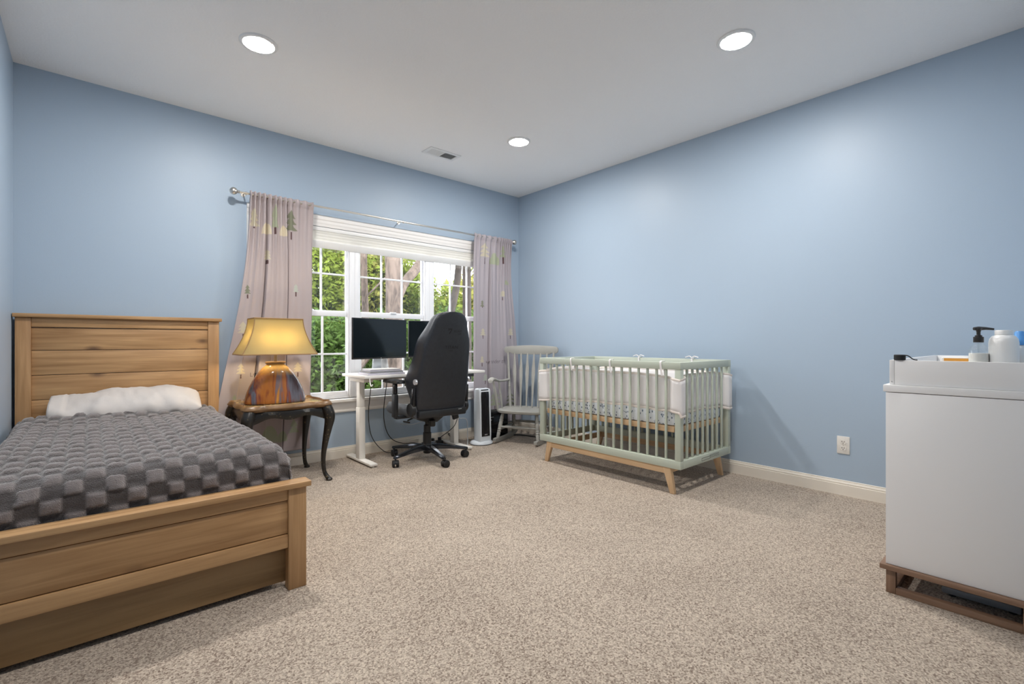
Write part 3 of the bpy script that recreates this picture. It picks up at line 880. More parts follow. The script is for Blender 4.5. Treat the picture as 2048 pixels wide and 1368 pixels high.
# ------------------------------------------------------------------ curtain rod and curtains
RZ, RY = 2.172, 4.11
rod = thing('curtain_rod', 'slim brushed nickel curtain rod with ball finials above the window', 'curtain rod', (2.23, RY, RZ))
MB().tube([(0.84, RY, RZ), (3.63, RY, RZ)], 0.0085, 12).build('pole', 'nickel', rod, smooth=True)
for x, sg in ((0.815, -1), (3.655, 1)):
    MB().lathe([(0.010, -0.040), (0.013, -0.036), (0.009, -0.030), (0.012, -0.026), (0.020, -0.020), (0.0265, -0.008), (0.028, 0.0), (0.0255, 0.012), (0.018, 0.021), (0.006, 0.027)] if sg > 0 else [(0.006, -0.027), (0.018, -0.021), (0.0255, -0.012), (0.028, 0.0), (0.0265, 0.008), (0.020, 0.020), (0.012, 0.026), (0.009, 0.030), (0.013, 0.036), (0.010, 0.040)], (x, RY, RZ), 20, 'x').build('finial', 'nickel', rod, smooth=True)
for x in (0.90, 2.24, 3.57):
    b = MB()
    b.tube([(x, YB - 0.004, RZ + 0.012), (x, RY + 0.012, RZ + 0.012), (x, RY, RZ - 0.012)], 0.0045, 8)
    b.lathe([(0.016, -0.004), (0.016, 0.0)], (x, YB, RZ + 0.010), 14, 'y')
    b.lathe([(0.012, -0.004), (0.012, 0.004)], (x, RY, RZ), 14, 'x')
    b.build('bracket', 'nickel', rod, smooth=True)

def px_on(px, py, y=4.09):
    a = (px - 1024) / 959.0; b = (684 - py) / 959.0
    dx, dy = 0.7506 * a + 0.6608, -0.6608 * a + 0.7506
    t = y / dy
    return (dx * t, 1.03 + b * t)

def tree_polys(px, top, bot, hw, tiers=3, trunk=None):
    """stylised pine print in fabric coordinates, given where it sits on the hung cloth"""
    x, zt = px_on(px, top); _, zb = px_on(px, bot)
    w = abs(px_on(px + hw, bot)[0] - x)
    H = zt - zb; out = []
    for k in range(tiers):
        a = k / tiers
        y0 = zt - H * a * 0.85; y1 = zt - H * (a * 0.85 + 1.0 / tiers * 1.12)
        ww = w * (0.55 + 0.45 * (k + 1) / tiers)
        out.append([(x, y0), (x - ww, max(y1, zb)), (x + ww, max(y1, zb))])
    tr = None
    if trunk:
        zq = px_on(px, trunk)[1]
        tr = [(x - 0.005, zb), (x + 0.005, zb), (x + 0.005, zq), (x - 0.005, zq)]
    return out, tr

def inpoly(p, poly):
    x, y = p; c = False; n = len(poly)
    for i in range(n):
        x1, y1 = poly[i]; x2, y2 = poly[(i + 1) % n]
        if (y1 > y) != (y2 > y) and x < (x2 - x1) * (y - y1) / (y2 - y1) + x1:
            c = not c
    return c

OLIVE, PALE, SAGE, MINT, TRUNK, CREAM = (0.24, 0.25, 0.18), (0.60, 0.55, 0.43), (0.42, 0.45, 0.33), (0.50, 0.54, 0.48), (0.13, 0.08, 0.08), (0.68, 0.60, 0.45)
def dome(px, top, bot, hw):
    x, zb = px_on(px, bot); zt = px_on(px, top)[1]; w = abs(px_on(px + hw, bot)[0] - x)
    return [(x + w * math.cos(a), zb + (zt - zb) * math.sin(a)) for a in [PI * k / 14 for k in range(15)]]

def curtain(name, label, xl_top, xr_top, xl, xr, zbot, gather, prints, lettering, loc, base_col, foldset, reverse=False):
    W, H = 260, 330
    polys = []
    for it in prints:
        if it[0] == 'tree':
            a, tr = tree_polys(*it[2:])
            polys += [(p, it[1]) for p in a]
            if tr: polys.append((tr, TRUNK))
        else:
            polys.append((dome(*it[2:]), it[1]))
    boxes = [(min(q[0] for q in p), max(q[0] for q in p), min(q[1] for q in p), max(q[1] for q in p)) for p, _ in polys]
    ztop = RZ + 0.022
    def surf(u, z):
        v = (ztop - z) / (ztop - zbot)
        # gathered heading: cloth bunched into part of its width at the rod
        g = gather(u)
        xt = lerp(xl_top, xr_top, g)
        xb = lerp(xl(z), xr(z), u)
        x = lerp(xt, xb, sm(0.0, 0.85, v) * 0.35 + 0.65 * min(1, v * 1.25) ** 0.9)
        hf = math.exp(-v * 6)
        y = RY - 0.002 + 0.016 * sm(0.0, 0.2, v)
        bunch = 1.0 / (0.4 + abs(gather(min(1, u + 0.02)) - gather(max(0, u - 0.02))) * 25)
        y -= hf * 0.030 * min(1.2, bunch) * math.sin(u * 2 * PI * 11 + 2 * math.sin(u * 9)) * (1 if v > 0.012 else 0.75)
        for (uc, wd, amp, dr) in foldset:
            d = (uc - u) * dr              # behind the crease when positive
            k = math.exp(-d / wd) if d > 0 else max(0.0, 1 + d / 0.007)
            y -= amp * 0.7 * k * sm(0.01, 0.22, v) * (0.75 + 0.25 * v)
            if amp > 0.04:               # deep crease where two pleats meet
                y += 0.060 * math.exp(-((u - uc) / 0.0085) ** 2) * sm(0.0, 0.06, v)
        if v < 0.03:     # header pocket round the rod
            y -= 0.010 * math.sin(min(1, v / 0.03) * PI)
        x += 0.004 * noise.noise(Vector((u * 3, z * 2, 4)))
        y += 0.006 * noise.noise(Vector((u * 5, z * 1.7, 9)))
        return x, min(y, YB - 0.026)
    vs = []; fs = []; cols = []
    for j in range(H + 1):
        z0 = ztop - (ztop - zbot) * j / H
        for i in range(W + 1):
            u = i / W
            x, y = surf(u, z0)
            vs.append((x, y, z0))
            c = base_col
            for (p, cc), bb in zip(polys, boxes):
                if bb[0] <= x <= bb[1] and bb[2] <= z0 <= bb[3] and inpoly((x, z0), p):
                    c = cc
            cols.append((c[0], c[1], c[2], 1))
    w = W + 1
    for j in range(H):
        for i in range(W):
            k = j * w + i
            fs.append((k, k + w, k + w + 1, k + 1))
    t = thing(name, label, 'curtain', loc)
    inv = WM[t.name].inverted()
    me = bpy.data.meshes.new('cloth')
    me.from_pydata([tuple(inv @ Vector(p)) for p in vs], [], fs)
    ca = me.color_attributes.new('print', 'FLOAT_COLOR', 'POINT')
    ca.data.foreach_set('color', [q for c in cols for q in c])
    for p in me.polygons: p.use_smooth = True
    me.materials.append(M['curtain'])
    o = link('cloth', me, t)
    md = o.modifiers.new('cloth_thickness', 'SOLIDIFY'); md.thickness = 0.0015; md.offset = 1
    hm = MB()
    hm.tube([(surf(i / 40, zbot + 0.03)[0], surf(i / 40, zbot + 0.03)[1] - 0.001, zbot + 0.03) for i in range(41)], 0.0012, 5)
    hm.build('hem_stitch', 'curtain_stitch', t)
    for body, px, py, size, shear in lettering:
        tv, tf = text_mesh(body, size, shear)
        cx, cz = px_on(px, py)
        mb = MB(); out = []
        for p in tv:
            X, Z = cx + p.x, cz + p.y
            lo = min(range(61), key=lambda k: abs(surf(k / 60, Z)[0] - X)) / 60
            best = min((lo + d / 600 for d in range(-10, 11)), key=lambda uu: abs(surf(min(1, max(0, uu)), Z)[0] - X))
            out.append((X, surf(best, Z)[1] - 0.0022, Z))
        mb.add(out, tf)
        mb.build('printed_lettering', 'lettering', t)
    return t
M['curtain'] = translucent('mauve_grey_curtain', (0.6, 0.5, 0.5), 0.12, attr='print')
M['curtain_stitch'] = plain('curtain_stitch', (0.40, 0.34, 0.36), 0.9)
M['lettering'] = plain('printed_ink', (0.20, 0.17, 0.18), 0.9)

MAUVE = (0.49, 0.425, 0.43)
MAUVE2 = (0.46, 0.42, 0.455)
def gather_l(u):
    return interp([0, 0.15, 0.55, 0.72, 1], [0, 0.12, 0.42, 0.60, 1], u)
def gather_r(u):
    return interp([0, 0.28, 0.45, 0.85, 1], [0, 0.42, 0.62, 0.90, 1], u)
curtain('curtain', 'mauve curtain with pine tree print glowing behind the yellow lamp',
        0.925, 1.40, lambda z: interp([0.1, 0.6, 1.0, 1.54, 2.2], [0.665, 0.715, 0.755, 0.825, 0.925], z), lambda z: interp([0.1, 2.2], [1.378, 1.40], z), 0.145, gather_l,
        [('tree', OLIVE, 584, 419, 463, 13, 3, 479), ('tree', PALE, 510, 415, 453, 11, 3, 456), ('dome', CREAM, 535, 444, 467, 9), ('dome', CREAM, 568, 450, 471, 7),
         ('tree', SAGE, 552, 408, 454, 8, 2, 468), ('tree', OLIVE, 497, 569, 588, 7, 3, 597), ('tree', MINT, 594, 568, 584, 6, 3, 592), ('tree', PALE, 488, 643, 668, 12, 3, 673),
         ('tree', CREAM, 483, 727, 749, 10, 3, 757), ('tree', CREAM, 598, 725, 745, 10, 3, 754), ('dome', SAGE, 540, 852, 886, 17), ('dome', SAGE, 566, 862, 884, 11),
         ('tree', SAGE, 590, 838, 866, 10, 2, None), ('tree', PALE, 536, 498, 519, 7, 3, 528), ('tree', SAGE, 470, 790, 812, 8, 3, 818)],
        [('LO', 510, 750, 0.045, 0.0)], (1.06, 4.1, 0.145), MAUVE,
        [(0.17, 0.06, 0.022, 1), (0.345, 0.08, 0.060, -1), (0.50, 0.06, 0.024, 1), (0.69, 0.11, 0.060, 1), (0.985, 0.12, 0.026, 1)])
curtain('curtain', 'mauve curtain with pine tree print hanging in the corner behind the rocking chair',
        3.078, 3.600, lambda z: interp([0.1, 2.2], [3.085, 3.078], z), lambda z: interp([0.1, 0.36, 1.28, 2.2], [3.775, 3.768, 3.725, 3.60], z), 0.13, gather_r,
        [('tree', PALE, 972, 484, 515, 10, 3, 528), ('dome', SAGE, 991, 506, 529, 9), ('tree', SAGE, 1007, 492, 515, 6, 2, 528), ('tree', PALE, 1006, 581, 594, 6, 3, 601),
         ('tree', OLIVE, 968, 600, 613, 4, 3, 615), ('tree', PALE, 969, 656, 671, 6, 3, 678), ('tree', PALE, 1024, 656, 671, 6, 3, 678), ('tree', PALE, 967, 712, 726, 5, 3, 733),
         ('tree', MINT, 974, 748, 762, 6, 3, 769), ('tree', SAGE, 990, 782, 812, 12, 3, 818), ('tree', OLIVE, 1022, 782, 812, 12, 3, 818), ('dome', SAGE, 1016, 560, 569, 4), ('tree', MINT, 1018, 720, 735, 6, 3, 742)],
        [('wander th', 992, 723, 0.062, 0.3)], (3.43, 4.1, 0.13), MAUVE2,
        [(0.02, 0.10, 0.020, -1), (0.29, 0.18, 0.062, -1), (0.70, 0.17, 0.064, 1), (0.90, 0.06, 0.018, 1)])

# ------------------------------------------------------------------ standing desk
desk = thing('standing_desk', 'white standing desk with T-shaped legs under the window', 'desk', (2.25, 3.93, 0))
DZ = 0.755; DX0, DX1, DY0, DY1 = 1.66, 2.89, 3.68, 4.145
MB().box(DX0, DY0, DZ - 0.024, DX1, DY1, DZ).build('desktop', 'desk_top', desk, bevel=0.004)
MB().box(1.70, 3.78, DZ - 0.062, 1.78, 4.08, DZ - 0.024).build('side_bracket', 'white_metal', desk, bevel=0.004)
MB().box(2.68, 3.78, DZ - 0.062, 2.76, 4.08, DZ - 0.024).build('side_bracket', 'white_metal', desk, bevel=0.004)
MB().box(1.78, 3.90, DZ - 0.055, 2.68, 3.96, DZ - 0.026).build('crossbar', 'white_metal', desk, bevel=0.004)
for x in (1.745, 2.715):
    lg = MB().box(x - 0.0275, 3.915, 0.03, x + 0.0275, 3.985, 0.47).build('leg', 'white_metal', desk, bevel=0.004)
    MB().box(x - 0.024, 3.919, 0.46, x + 0.024, 3.981, DZ - 0.05).build('inner_column', 'white_metal', lg, bevel=0.003)
    MB().box(x - 0.033, 3.69, 0.012, x + 0.033, 4.185, 0.032).build('foot', 'white_metal', desk, bevel=0.006)
    for y in (3.715, 4.16):
        MB().lathe([(0.014, 0.0), (0.014, 0.012)], (x, y, 0), 12).build('levelling_foot', 'almond', desk, smooth=True)
MB().box(2.62, 3.66, DZ - 0.050, 2.74, 3.70, DZ - 0.026).build('control_keypad', 'black_plastic', desk, bevel=0.003)
MB().tube(catmull([(1.70, 3.672, DZ - 0.018), (1.70, 3.668, DZ - 0.05), (1.70, 3.655, DZ - 0.075), (1.70, 3.635, DZ - 0.082), (1.70, 3.622, DZ - 0.068)], 5), 0.0045, 8).build('hanging_hook', 'white_plastic', desk, smooth=True)

def monitor(label, pl, pr, z0, z1, stand):
    pl = Vector(pl); pr = Vector(pr); d = (pr - pl); Lm = d.length; ang = math.atan2(d.y, d.x)
    c = (pl + pr) / 2
    t = thing('monitor', label, 'monitor', (c.x, c.y, DZ + 0.001), ang, group='monitors on the standing desk')
    zz0, zz1 = z0 - DZ - 0.001, z1 - DZ - 0.001
    MB().box(-Lm / 2, 0.0, zz0, Lm / 2, 0.018, zz1).build('housing', 'black_plastic', t, world=False, bevel=0.003)
    MB().box(-Lm / 2 + 0.05, 0.018, zz0 + 0.05, Lm / 2 - 0.05, 0.045, zz1 - 0.05).build('rear_cover', 'black_plastic', t, world=False, bevel=0.010)
    MB().box(-Lm / 2 + 0.005, -0.0015, zz0 + 0.014, Lm / 2 - 0.005, 0.0005, zz1 - 0.005).build('screen', 'screen', t, world=False)
    MB().box(-0.004, -0.002, zz0 + 0.004, 0.004, 0.0, zz0 + 0.009).build('power_light', 'silver', t, world=False)
    MB().loft([[(-0.045, 0.05, 0.012), (0.045, 0.05, 0.012), (0.045, 0.075, 0.012), (-0.045, 0.075, 0.012)], [(-0.030, 0.045, zz0 + 0.14), (0.030, 0.045, zz0 + 0.14), (0.030, 0.06, zz0 + 0.14), (-0.030, 0.06, zz0 + 0.14)]]).build('stand_neck', 'silver_plastic', t, world=False, bevel=0.004)
    MB().lathe([(0.09, 0.0), (0.10, 0.003), (0.10, 0.008), (0.085, 0.012)], (0, 0.055, 0.0), 28, sy=0.75).build('stand_base', 'silver_plastic', t, world=False, smooth=True)
    return t
monitor('dark flat monitor at the lamp end of the desk', (1.622, 3.825, 0), (2.185, 3.95, 0), 0.885, 1.232, True)
monitor('dark flat monitor half hidden behind the gaming chair', (2.206, 3.95, 0), (2.765, 3.80, 0), 0.888, 1.228, True)

# papers, tablets and books stacked on the desk
def slab(name, label, cat, cx, cy, z, w, d, h, rot, cover, pages=None, group=None):
    t = thing(name, label, cat, (cx, cy, z), math.radians(rot), group)
    if pages:
        MB().box(-w / 2, -d / 2, 0, w / 2, d / 2, 0.003).build('cover', cover, t, world=False)
        MB().box(-w / 2 + 0.003, -d / 2 + 0.003, 0.003, w / 2 - 0.003, d / 2 - 0.003, h - 0.003).build('pages', pages, t, world=False)
        MB().box(-w / 2, -d / 2, h - 0.003, w / 2, d / 2, h).build('cover', cover, t, world=False)
    else:
        MB().box(-w / 2, -d / 2, 0, w / 2, d / 2, h * 0.5).build('lower_case', cover, t, world=False, bevel=0.002)
        MB().box(-w / 2, -d / 2, h * 0.5 + 0.0008, w / 2, d / 2, h).build('lid', cover, t, world=False, bevel=0.002)
    return t
slab('notebook_computer', 'closed silver laptop at the bottom of the stack on the desk', 'laptop', 1.865, 3.80, DZ + 0.0005, 0.33, 0.215, 0.016, -2, 'lilac')
slab('book', 'dark-covered book in the middle of the stack on the desk', 'book', 1.87, 3.805, DZ + 0.017, 0.30, 0.20, 0.014, 1, 'navy', 'paper')
slab('book', 'pale-covered book on top of the stack on the desk', 'book', 1.868, 3.81, DZ + 0.0315, 0.27, 0.19, 0.016, -3, 'paper', 'lilac')
vs_ = thing('white_vase', 'small white tapered pot behind the stack of books on the desk', 'pot', (1.985, 4.02, DZ + 0.0005))
MB().lathe([(0.050, 0), (0.054, 0.004), (0.050, 0.05), (0.043, 0.10), (0.041, 0.125), (0.038, 0.125), (0.038, 0.11)], (1.985, 4.02, DZ + 0.0005), 24).build('pot_body', 'white_plastic', vs_, smooth=True)
MB().lathe([(0.037, 0.105), (0.037, 0.112)], (1.985, 4.02, DZ + 0.0005), 20).build('soil', 'bark_dark', vs_)
pt = MB()
rnd = random.Random(4)
for k in range(16):
    a = rnd.uniform(0, 2 * PI); r = rnd.uniform(0.01, 0.045)
    b = Vector((1.985, 4.02, DZ + 0.112)); tip = b + Vector((math.cos(a) * r, math.sin(a) * r, rnd.uniform(0.03, 0.075)))
    side = Vector((-math.sin(a), math.cos(a), 0)) * 0.007
    mid = b.lerp(tip, 0.6)
    pt.add([b, mid + side, tip, mid - side], [(0, 1, 2, 3)])
pt.build('foliage', 'leaf_bright', vs_)

# ------------------------------------------------------------------ gaming chair
CX, CY = 2.228, 3.66
gc = thing('gaming_chair', 'charcoal high-backed gaming chair with five-spoke caster base facing the desk', 'chair', (CX, CY, 0))
# base
hubz = 0.115
MB().lathe([(0.030, 0.055), (0.034, 0.06), (0.036, 0.075), (0.046, 0.09), (0.048, 0.125), (0.040, 0.135), (0.036, 0.14)], (CX, CY, 0), 28).build('base_hub', 'black_plastic', gc, smooth=True)
for k in range(5):
    a = math.radians(118 + 72 * k)
    d = Vector((math.cos(a), math.sin(a), 0)); w = Vector((-d.y, d.x, 0))
    rings = []
    for r, hw, zt, th in ((0.030, 0.033, 0.132, 0.045), (0.10, 0.030, 0.130, 0.040), (0.20, 0.025, 0.116, 0.030), (0.30, 0.020, 0.098, 0.024), (0.345, 0.016, 0.090, 0.022), (0.36, 0.009, 0.086, 0.018)):
        c = Vector((CX, CY, 0)) + d * r
        rings.append([c + w * -hw + Vector((0, 0, zt - th)), c + w * hw + Vector((0, 0, zt - th)), c + w * hw + Vector((0, 0, zt - 0.010)), c + w * hw * 0.55 + Vector((0, 0, zt)), c + w * -hw * 0.55 + Vector((0, 0, zt)), c + w * -hw + Vector((0, 0, zt - 0.010))])
    MB().loft(rings).build('base_spoke', 'blade_metal', gc, smooth=True, angle=30)
    cc = Vector((CX, CY, 0)) + d * 0.345
    rot = a + (0.9, -0.5, 0.3, 2.1, 1.2)[k]
    ax = Vector((math.cos(rot), math.sin(rot), 0)); off = Vector((-ax.y, ax.x, 0)) * 0.014
    cst = MB().tube([cc + Vector((0, 0, 0.085)), cc + Vector((0, 0, 0.060))], 0.008, 10)
    hood = MB()
    rings = []
    for s_ in (-0.007, 0.007):
        rings.append([cc + off + ax * s_ + Vector((-ax.y, ax.x, 0)) * (0.031 * math.cos(q)) + Vector((0, 0, 0.030 + 0.033 * math.sin(q))) for q in [PI * j / 12 for j in range(13)]])
    cst.loft(rings)
    co = cst.build('caster', 'black_plastic', gc, smooth=True, angle=40)
    for s_ in (-1, 1):
        c0 = cc + off + ax * (0.017 * s_) + Vector((0, 0, 0.030))
        rings = []
        for da, rr in ((-0.009, 0.024), (-0.008, 0.030), (0.007, 0.030), (0.010, 0.022)):
            rings.append([c0 + ax * (da * s_) + Vector((-ax.y, ax.x, 0)) * (rr * math.cos(2 * PI * j / 20)) + Vector((0, 0, rr * math.sin(2 * PI * j / 20))) for j in range(20)])
        MB().loft(rings).build('wheel', 'rubber', co, smooth=True, angle=40)
MB().lathe([(0.036, 0.13), (0.036, 0.235), (0.030, 0.240), (0.030, 0.30), (0.019, 0.305), (0.019, 0.355)], (CX, CY, 0), 24).build('gas_lift', 'black_plastic', gc, smooth=True, angle=40)
mc = MB().loft([[(CX - 0.045, CY - 0.10, 0.335), (CX + 0.045, CY - 0.10, 0.335), (CX + 0.045, CY + 0.10, 0.335), (CX - 0.045, CY + 0.10, 0.335)],
                [(CX - 0.085, CY - 0.14, 0.385), (CX + 0.085, CY - 0.14, 0.385), (CX + 0.085, CY + 0.14, 0.385), (CX - 0.085, CY + 0.14, 0.385)],
                [(CX - 0.085, CY - 0.14, 0.400), (CX + 0.085, CY - 0.14, 0.400), (CX + 0.085, CY + 0.14, 0.400), (CX - 0.085, CY + 0.14, 0.400)]]).build('tilt_mechanism', 'black_plastic', gc, bevel=0.006)
MB().lathe([(0.024, -0.05), (0.028, -0.04), (0.028, 0.0), (0.02, 0.004)], (CX - 0.03, CY - 0.13, 0.36), 16, 'z').build('tension_knob', 'black_plastic', gc, smooth=True)
for sg in (-1, 1):
    lv_ = MB().tube(catmull([(CX + sg * 0.06, CY - 0.02, 0.378), (CX + sg * 0.16, CY - 0.05, 0.385), (CX + sg * 0.23, CY - 0.07, 0.372)], 4), 0.007, 8).build('tilt_lever', 'black_plastic', gc, smooth=True)
    MB().obox((CX + sg * 0.245, CY - 0.075, 0.362), (0.055, 0.03, 0.014 if sg < 0 else 0.05), Matrix.Rotation(-0.25 * sg, 3, 'Y')).build('lever_paddle', 'black_plastic', lv_, bevel=0.005)
# seat
rings = []
for i in range(21):
    v_ = i / 20
    y = CY - 0.225 + 0.535 * v_
    hw = 0.262 + 0.006 * math.sin(PI * v_) - 0.03 * sm(0.85, 1, v_)
    drop = 0.03 * sm(0.80, 1, v_)
    ring = []
    for (a, b) in ((-0.90, 0.402), (-1.0, 0.425), (-1.02, 0.475), (-0.94, 0.508), (-0.78, 0.498), (-0.62, 0.478), (-0.3, 0.470), (0, 0.468), (0.3, 0.470), (0.62, 0.478), (0.78, 0.498), (0.94, 0.508), (1.02, 0.475), (1.0, 0.425), (0.90, 0.402), (0, 0.400)):
        ring.append((CX + a * hw, y, b - (drop if b > 0.44 else 0)))
    rings.append(ring)
MB().loft(rings).build('seat', 'leather2', gc, smooth=True, angle=50)
# backrest lofted from level sections
ZL = [0.455, 0.50, 0.58, 0.66, 0.72, 0.80, 0.88, 0.95, 1.00, 1.05, 1.09, 1.13, 1.17, 1.21, 1.245, 1.268, 1.276]
HR = [0.215, 0.228, 0.230, 0.228, 0.226, 0.222, 0.216, 0.210, 0.205, 0.196, 0.182, 0.168, 0.156, 0.145, 0.126, 0.090, 0.05]
HW = [0.222, 0.236, 0.256, 0.276, 0.284, 0.266, 0.248, 0.242, 0.240, 0.230, 0.212, 0.190, 0.172, 0.156, 0.134, 0.095, 0.05]
DW = [0.085, 0.10, 0.135, 0.175, 0.19, 0.180, 0.165, 0.155, 0.150, 0.142, 0.132, 0.120, 0.110, 0.100, 0.088, 0.062, 0.036]
def back_y(z):
    return CY - 0.235 - (z - 0.455) * 0.205
def back_ring(i, n=4):
    z, r, w_, d_ = ZL[i], HR[i], HW[i], DW[i]
    y0 = back_y(z)
    cf = 0.55
    P = [(-r, 0.004), (-r * 0.5, -0.006), (0, -0.008), (r * 0.5, -0.006), (r, 0.004), (lerp(r, w_, 0.75), d_ * 0.42), (w_, d_ * 0.82), (w_ * 0.94, d_), (w_ * 0.76, d_ * 0.90), (w_ * 0.52, d_ * 0.62), (0, d_ * cf), (-w_ * 0.52, d_ * 0.62), (-w_ * 0.76, d_ * 0.90), (-w_ * 0.94, d_), (-w_, d_ * 0.82), (-lerp(r, w_, 0.75), d_ * 0.42)]
    return catmull([(CX + a, y0 + b, z) for a, b in P], n, True)
MB().loft([back_ring(i) for i in range(len(ZL))]).build('backrest', 'leather', gc, smooth=True, angle=60)
# rear shell panel with a rolled edge
def shell(off):
    out = []
    for i in range(1, 13):
        z, r = ZL[i], HR[i] * 0.955
        out.append([(CX + a * r, back_y(z) - 0.0075 + 0.009 * abs(a) ** 3 - off * (1 - abs(a) ** 6), z) for a in [-1 + 2 * k / 16 for k in range(17)]])
    return out
sh0, sh1 = shell(0.006), shell(0.0)
mb = MB(); rows = len(sh0)
rings = [a + list(reversed(b)) for a, b in zip(sh0, sh1)]
mb.loft(rings).build('back_shell', 'leather', gc, smooth=True, angle=50)
# emblem and lettering on the shell
def on_shell(x, z, off=0.0088):
    r = interp(ZL, HR, z) * 0.955; a = (x - CX) / r
    return (x, back_y(z) - 0.0075 - off + 0.009 * abs(a) ** 3, z)
em = MB()
for poly in ([(-0.060, 0.022), (-0.020, 0.022), (-0.026, 0.012), (-0.058, 0.012)], [(-0.030, 0.010), (-0.018, 0.018), (-0.040, -0.026), (-0.047, -0.014)], [(-0.056, 0.009), (-0.046, 0.009), (-0.050, 0.000)]):
    em.add([on_shell(CX + 0.02 + x, 1.118 + z) for x, z in poly], [tuple(range(len(poly)))])
em.build('stitched_emblem', 'logo', gc)
for body, x, z, size in (('SECRET', 0.058, 1.117, 0.022), ('LAB', 0.078, 1.096, 0.018), ('TITAN', 0.012, 0.985, 0.036), ('EVO', 0.012, 0.957, 0.014)):
    tv, tf = text_mesh(body, size, 0.0)
    MB().add([on_shell(CX + x + p.x * (1.25 if body == 'TITAN' else 1.1), z + p.y) for p in tv], tf).build('stitched_lettering', 'logo', gc)
# side hinges and lower cover
for sg in (-1, 1):
    x = CX + sg * 0.262
    MB().lathe([(0.052, -0.016), (0.056, -0.010), (0.056, 0.012), (0.046, 0.018)], (x, CY - 0.185, 0.475), 28, 'x').build('hinge_cover', 'black_plastic', gc, smooth=True)
    MB().loft([[(x - 0.014, CY - 0.225, 0.44), (x + 0.014, CY - 0.225, 0.44), (x + 0.014, CY - 0.165, 0.44), (x - 0.014, CY - 0.165, 0.44)],
               [(x - 0.012, CY - 0.245, 0.66), (x + 0.012, CY - 0.245, 0.66), (x + 0.012, CY - 0.20, 0.66), (x - 0.012, CY - 0.20, 0.66)]]).build('recline_arm', 'black_gloss', gc, bevel=0.008)
MB().lathe([(0.022, -0.010), (0.024, -0.005), (0.024, 0.006), (0.018, 0.010)], (CX - 0.258, CY - 0.245, 0.705), 20, 'x').build('lumbar_knob', 'silver', gc, smooth=True)
MB().lathe([(0.022, -0.010), (0.024, -0.005), (0.024, 0.006), (0.018, 0.010)], (CX + 0.262, CY - 0.245, 0.705), 20, 'x').build('lumbar_knob', 'silver', gc, smooth=True)
MB().box(CX - 0.235, CY - 0.262, 0.405, CX + 0.235, CY - 0.18, 0.468).build('lower_cover', 'black_plastic', gc, bevel=0.012)
for k in range(3):
    MB().box(CX + 0.150 + k * 0.012, CY - 0.2640, 0.452, CX + 0.157 + k * 0.012, CY - 0.261, 0.458).build('small_badge', 'silver', gc)
# armrests
for sg in (-1, 1):
    ax_ = CX + sg * 0.335
    ar = MB().box(ax_ - 0.018, CY - 0.075, 0.405, ax_ + 0.018, CY - 0.015, 0.60).build('arm_post', 'black_plastic', gc, bevel=0.010)
    MB().box(ax_ - 0.014, CY - 0.068, 0.60, ax_ + 0.014, CY - 0.022, 0.688).build('inner_post', 'black_gloss', ar, bevel=0.008)
    MB().box(min(ax_, CX + sg * 0.20), CY - 0.075, 0.392, max(ax_ + sg * 0.018, CX + sg * 0.20), CY - 0.015, 0.412).build('arm_bracket', 'black_plastic', gc, bevel=0.005)
    rr = []
    for yy, hw, dz in ((-0.155, 0.022, -0.004), (-0.145, 0.040, 0.0), (-0.08, 0.048, 0.001), (0.03, 0.047, 0.002), (0.095, 0.038, -0.001), (0.108, 0.020, -0.006)):
        z0 = 0.690
        rr.append([(ax_ - hw, CY + yy, z0 + 0.005 + dz), (ax_ - hw * 0.8, CY + yy, z0), (ax_ + hw * 0.8, CY + yy, z0), (ax_ + hw, CY + yy, z0 + 0.005 + dz), (ax_ + hw * 0.96, CY + yy, z0 + 0.022 + dz), (ax_ + hw * 0.7, CY + yy, z0 + 0.030 + dz), (ax_ - hw * 0.7, CY + yy, z0 + 0.030 + dz), (ax_ - hw * 0.96, CY + yy, z0 + 0.022 + dz)])
    MB().loft(rr).build('arm_pad', 'black_plastic', gc, smooth=True, angle=50)

# ------------------------------------------------------------------ tower heater, black cabinet, cables
HX, HYY = 2.985, 3.86
ht = thing('tower_heater', 'silver tower heater with smoked black front beside the desk leg', 'heater', (HX, HYY, 0))
MB().lathe([(0.115, 0.0), (0.120, 0.006), (0.118, 0.018), (0.105, 0.030), (0.085, 0.036)], (HX, HYY, 0), 36, sy=0.92).build('heater_foot', 'silver_plastic', ht, smooth=True, angle=40)
MB().lathe([(0.121, 0.0), (0.121, 0.007)], (HX, HYY, 0), 36, sy=0.92).build('foot_pad', 'rubber', ht)
def tower_ring(z, hw, y0, y1):
    P = [(-hw, y0 + 0.015), (-hw * 0.9, y0), (hw * 0.9, y0), (hw, y0 + 0.015), (hw, (y0 + y1) / 2), (hw * 0.72, y1 - 0.01), (0, y1), (-hw * 0.72, y1 - 0.01), (-hw, (y0 + y1) / 2)]
    return [(HX + a, HYY + b, z) for a, b in P]
MB().loft([tower_ring(0.034, 0.074, -0.070, 0.060), tower_ring(0.09, 0.076, -0.072, 0.062), tower_ring(0.40, 0.077, -0.062, 0.062), tower_ring(0.535, 0.078, -0.056, 0.055), tower_ring(0.553, 0.076, -0.050, 0.048), tower_ring(0.562, 0.062, -0.036, 0.034)]).build('housing', 'silver_plastic', ht, smooth=True, angle=45)
gp = MB()
rows = []
for k in range(15):
    u = k / 14; z = lerp(0.085, 0.552, u); y = lerp(-0.0745, -0.058, u) + (0.006 * sm(0.9, 1, u)); hw = 0.057
    rows.append([(HX - hw, HYY + y + 0.004, z), (HX - hw * 0.8, HYY + y, z), (HX + hw * 0.8, HYY + y, z), (HX + hw, HYY + y + 0.004, z), (HX + hw, HYY + y + 0.012, z), (HX - hw, HYY + y + 0.012, z)])
gp.loft(rows).build('front_grille', 'grille', ht, smooth=True, angle=45)
